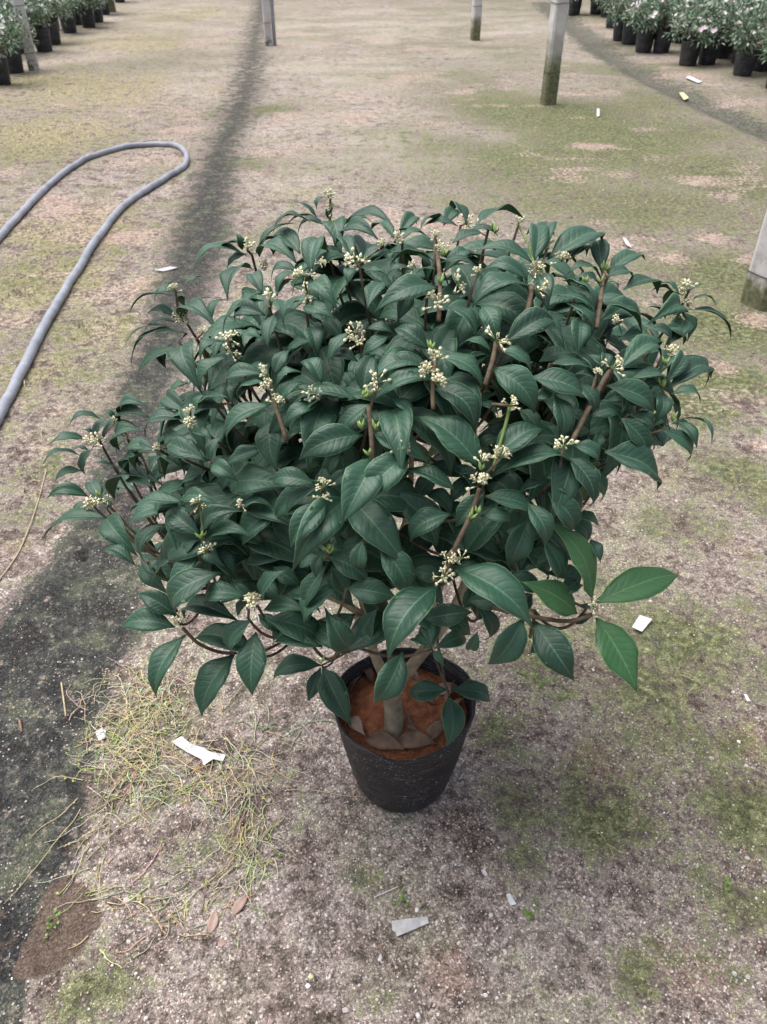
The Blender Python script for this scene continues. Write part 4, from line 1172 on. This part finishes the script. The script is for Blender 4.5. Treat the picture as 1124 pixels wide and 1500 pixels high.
scrap('plastic_scrap', ((227, 397), (250, 392), (260, 394), (240, 399)), M['greyplastic'], 'faint white scrap at the edge of the dark ground cloth', 'plastic scrap', .002, .006, .004, 10)
scrap('plastic_scrap', ((1090, 1017), (1094, 1017), (1099, 1027), (1095, 1028)), M['white'], 'short white splinter on the mossy gravel beside the shrub', 'plastic scrap', .001, .003, .003, 11)
scrap('paper_scrap', ((142, 1080), (152, 1074), (158, 1078), (156, 1088), (147, 1091)), M['white'], 'small pale paper scrap in the weeds next to the dark cloth', 'paper scrap', .001, .006, .006, 12)
def stone(px, py, size, label, mat, seed):
    import bmesh
    bm = bmesh.new(); bmesh.ops.create_icosphere(bm, subdivisions=2, radius=1.0)
    rr = random.Random(seed)
    for v in bm.verts:
        k = 1 + .18 * (float(fbm(v.co.x * 1 + 9 + seed, v.co.y + v.co.z * 1.7 + 9, 1.6, seed)) - .5) * 3
        v.co = Vector((v.co.x * k * size, v.co.y * k * size * .75, v.co.z * k * size * .6))
    me = bpy.data.meshes.new('stone'); bm.to_mesh(me); bm.free(); me.materials.append(mat)
    o = link('stone', me, None, gpt(px, py, size * .3)); tag(o, label, 'stone')
stone(83, 788, .011, 'pale lumpy stone on the moss next to the dark ground cloth', M['stone'], 1)
stone(178, 970, .007, 'round pale stone at the top edge of the straw weeds', M['stone'], 2)
stone(456, 1434, .0055, 'small yellowish pebble on the gravel in front of the pot', M['yellowtag'], 3)
stone(507, 1482, .0065, 'round white pebble on the gravel near the grey plastic piece', M['stone'], 4)
stone(195, 1182, .005, 'round yellow pebble in the thin weeds over gravel', M['yellowtag'], 5)
def twig(pix, r0, label, mat='twig'):
    pts = [gpt(x, y, .004) for x, y in pix]
    c = pts[0].copy()
    mb = MB(); mb.tube([p - c for p in smooth_path(pts, 4)], r0, 5)
    tag(link('twig', mb.mesh('twig', M[mat]), None, c), label, 'twig')
twig([(91, 1003), (95, 1030), (98, 1053)], .0022, 'straight straw twig lying on the dark ground cloth')
twig([(68, 690), (52, 750), (28, 812), (0, 855)], .0022, 'long thin straw twig on the mossy ground by the stone')
twig([(548, 1318), (566, 1310), (584, 1302)], .0011, 'thin pale bluish straw on the gravel before the pot', 'white')
twig([(30, 1058), (33, 1075)], .003, 'short brown twig on the dark cloth', 'dry')

# ------------------------------------------------------------------ straw weeds
def build_weeds():
    rr = random.Random(5)
    m = MB()
    pal = ((.64, .58, .40), (.56, .52, .32), (.68, .62, .46), (.42, .44, .22), (.56, .46, .31))
    def strand(x, y, ang, L, lift, c, r0=.0009, wob=.5):
        n = max(5, int(L / .012)); pts = []
        st = L / n
        for k in range(n + 1):
            t = k / n
            pts.append((x, y, gh(x, y) + .002 + lift * math.sin(math.pi * min(1, t * 1.05)) * (0.6 + .4 * math.sin(t * 9 + ang))))
            ang += rr.gauss(0, wob * .5); x += math.cos(ang) * st; y += math.sin(ang) * st
        m.tube(pts, [r0 * (1 - .5 * k / n) for k in range(n + 1)], 4, 0, False, c)
        return pts
    def leaflet(p, c, s=.006):
        a = rr.uniform(0, 6.28); d = Vector((math.cos(a), math.sin(a), rr.uniform(-.1, .6))).normalized(); sd_ = d.cross(Vector((0, 0, 1))).normalized()
        p = Vector(p)
        m.add([p, p + d * s * .5 + sd_ * s * .35, p + d * s, p + d * s * .5 - sd_ * s * .35 + Vector((0, 0, s * .1))], [(0, 1, 2, 3)], 0, None, c)
    def patch(px, py, rx, ry, n, lift, Lr, leaf=.35, dirn=None):
        for k in range(n):
            x, y = gxy(px + rr.gauss(0, rx), py + rr.gauss(0, ry))
            a = rr.uniform(0, 6.28) if dirn is None else dirn + rr.gauss(0, .5)
            c = tuple(v * rr.uniform(.7, 1.15) for v in rr.choice(pal))
            pts = strand(x, y, a, rr.uniform(*Lr), rr.uniform(.1, 1) * lift, c, rr.uniform(.0008, .0015))
            for p in pts[1::2]:
                if rr.random() < leaf: leaflet(p, rr.choice(((.30, .36, .11), (.42, .42, .16), (.22, .30, .09), (.48, .40, .20))), rr.uniform(.004, .009))
    patch(200, 1080, 38, 40, 150, .022, (.05, .13))
    patch(170, 1130, 30, 26, 60, .02, (.05, .12), .4)
    patch(240, 1020, 30, 16, 45, .018, (.05, .12), .35)
    patch(285, 1140, 40, 22, 60, .016, (.05, .13), .25)
    patch(345, 1120, 30, 30, 45, .014, (.05, .11), .25)
    patch(370, 1190, 18, 45, 55, .014, (.04, .10), .35, -1.5)
    patch(355, 1260, 20, 25, 25, .012, (.04, .09), .3)
    patch(150, 1220, 14, 30, 14, .012, (.06, .14), .2, -2.1)
    patch(200, 1320, 50, 12, 26, .010, (.04, .10), .4, 0.1)
    patch(300, 1340, 40, 30, 18, .008, (.03, .08), .4)
    patch(430, 1090, 25, 20, 10, .006, (.05, .14), .2)
    patch(130, 1380, 60, 30, 6, .006, (.03, .06), .6)
    for a, b in (((120, 1190), (40, 1340)), ((230, 1175), (110, 1300)), ((350, 1300), (330, 1345)), ((420, 1160), (530, 1155)), ((390, 1075), (470, 1095))):
        x0, y0 = gxy(*a); x1, y1 = gxy(*b)
        strand(x0, y0, math.atan2(y1 - y0, x1 - x0), math.hypot(x1 - x0, y1 - y0), .008, (.50, .44, .25), .0013, .18)
    o = link('straw_weeds', m.mesh('straw_weeds', M['weeds']))
    tag(o, 'tangled pale yellow straw and withering weeds on the gravel beside the pot', 'weeds', kind='stuff')
build_weeds()
def sprig(px, py, n, L, label, seed, mat='sprig', lf=.010, stemc='twig'):
    rr = random.Random(seed)
    b = gpt(px, py)
    o = bpy.data.objects.new('weed_sprig', None); COL.objects.link(o); o.location = b
    tag(o, label, 'weed')
    for k in range(n):
        a = rr.uniform(0, 6.28); x = y = 0; pts = []
        steps = 8
        for s in range(steps + 1):
            pts.append(Vector((x, y, gh(b.x + x, b.y + y) - b.z + .002 + .010 * math.sin(math.pi * s / steps) * rr.uniform(.4, 1))))
            a += rr.gauss(0, .35); x += math.cos(a) * L / steps; y += math.sin(a) * L / steps
        mb = MB(); mb.tube(pts, .0009, 4)
        link('stem', mb.mesh('stem', M[stemc]), o)
        for p in pts[2::2]:
            d = Vector((rr.uniform(-1, 1), rr.uniform(-1, 1), rr.uniform(0, .5))).normalized()
            mb = MB(); add_leaf(mb, Vector((0, 0, 0)), d * lf * rr.uniform(.7, 1.3), lf * .55, .1, .2, 0, rr, uref=Vector((0, 0, 1)), thick=.0003)
            link('leaf', mb.mesh('leaf', [M[mat], M[mat]]), o, p)
sprig(790, 1010, 5, .085, 'thin pale green weed with trailing stems on moss beside the pot', 1, 'sprig', .009, 'shoot')
sprig(760, 1045, 4, .06, 'small tangle of pale trailing stems below the hanging dark leaves', 2, 'sprig', .008, 'twig')
sprig(85, 1357, 3, .025, 'tiny fresh green weed on the brown soil patch', 3, 'sprig', .010, 'shoot')
sprig(775, 1349, 2, .015, 'flat dark green weed seedling near the narrow white sliver', 4, 'sprig', .014, 'shoot')
sprig(590, 1320, 3, .020, 'tiny yellow green weed behind the grey plastic piece', 5, 'sprig', .009, 'shoot')
sprig(1062, 1287, 2, .022, 'small bright green weed on open gravel', 6, 'sprig', .011, 'shoot')
sprig(888, 1235, 3, .04, 'thin pale weed stems on the green moss patch', 7, 'sprig', .006, 'twig')
sprig(1030, 1005, 3, .06, 'thin straw stems trailing over mossy gravel', 8, 'sprig', .006, 'twig')
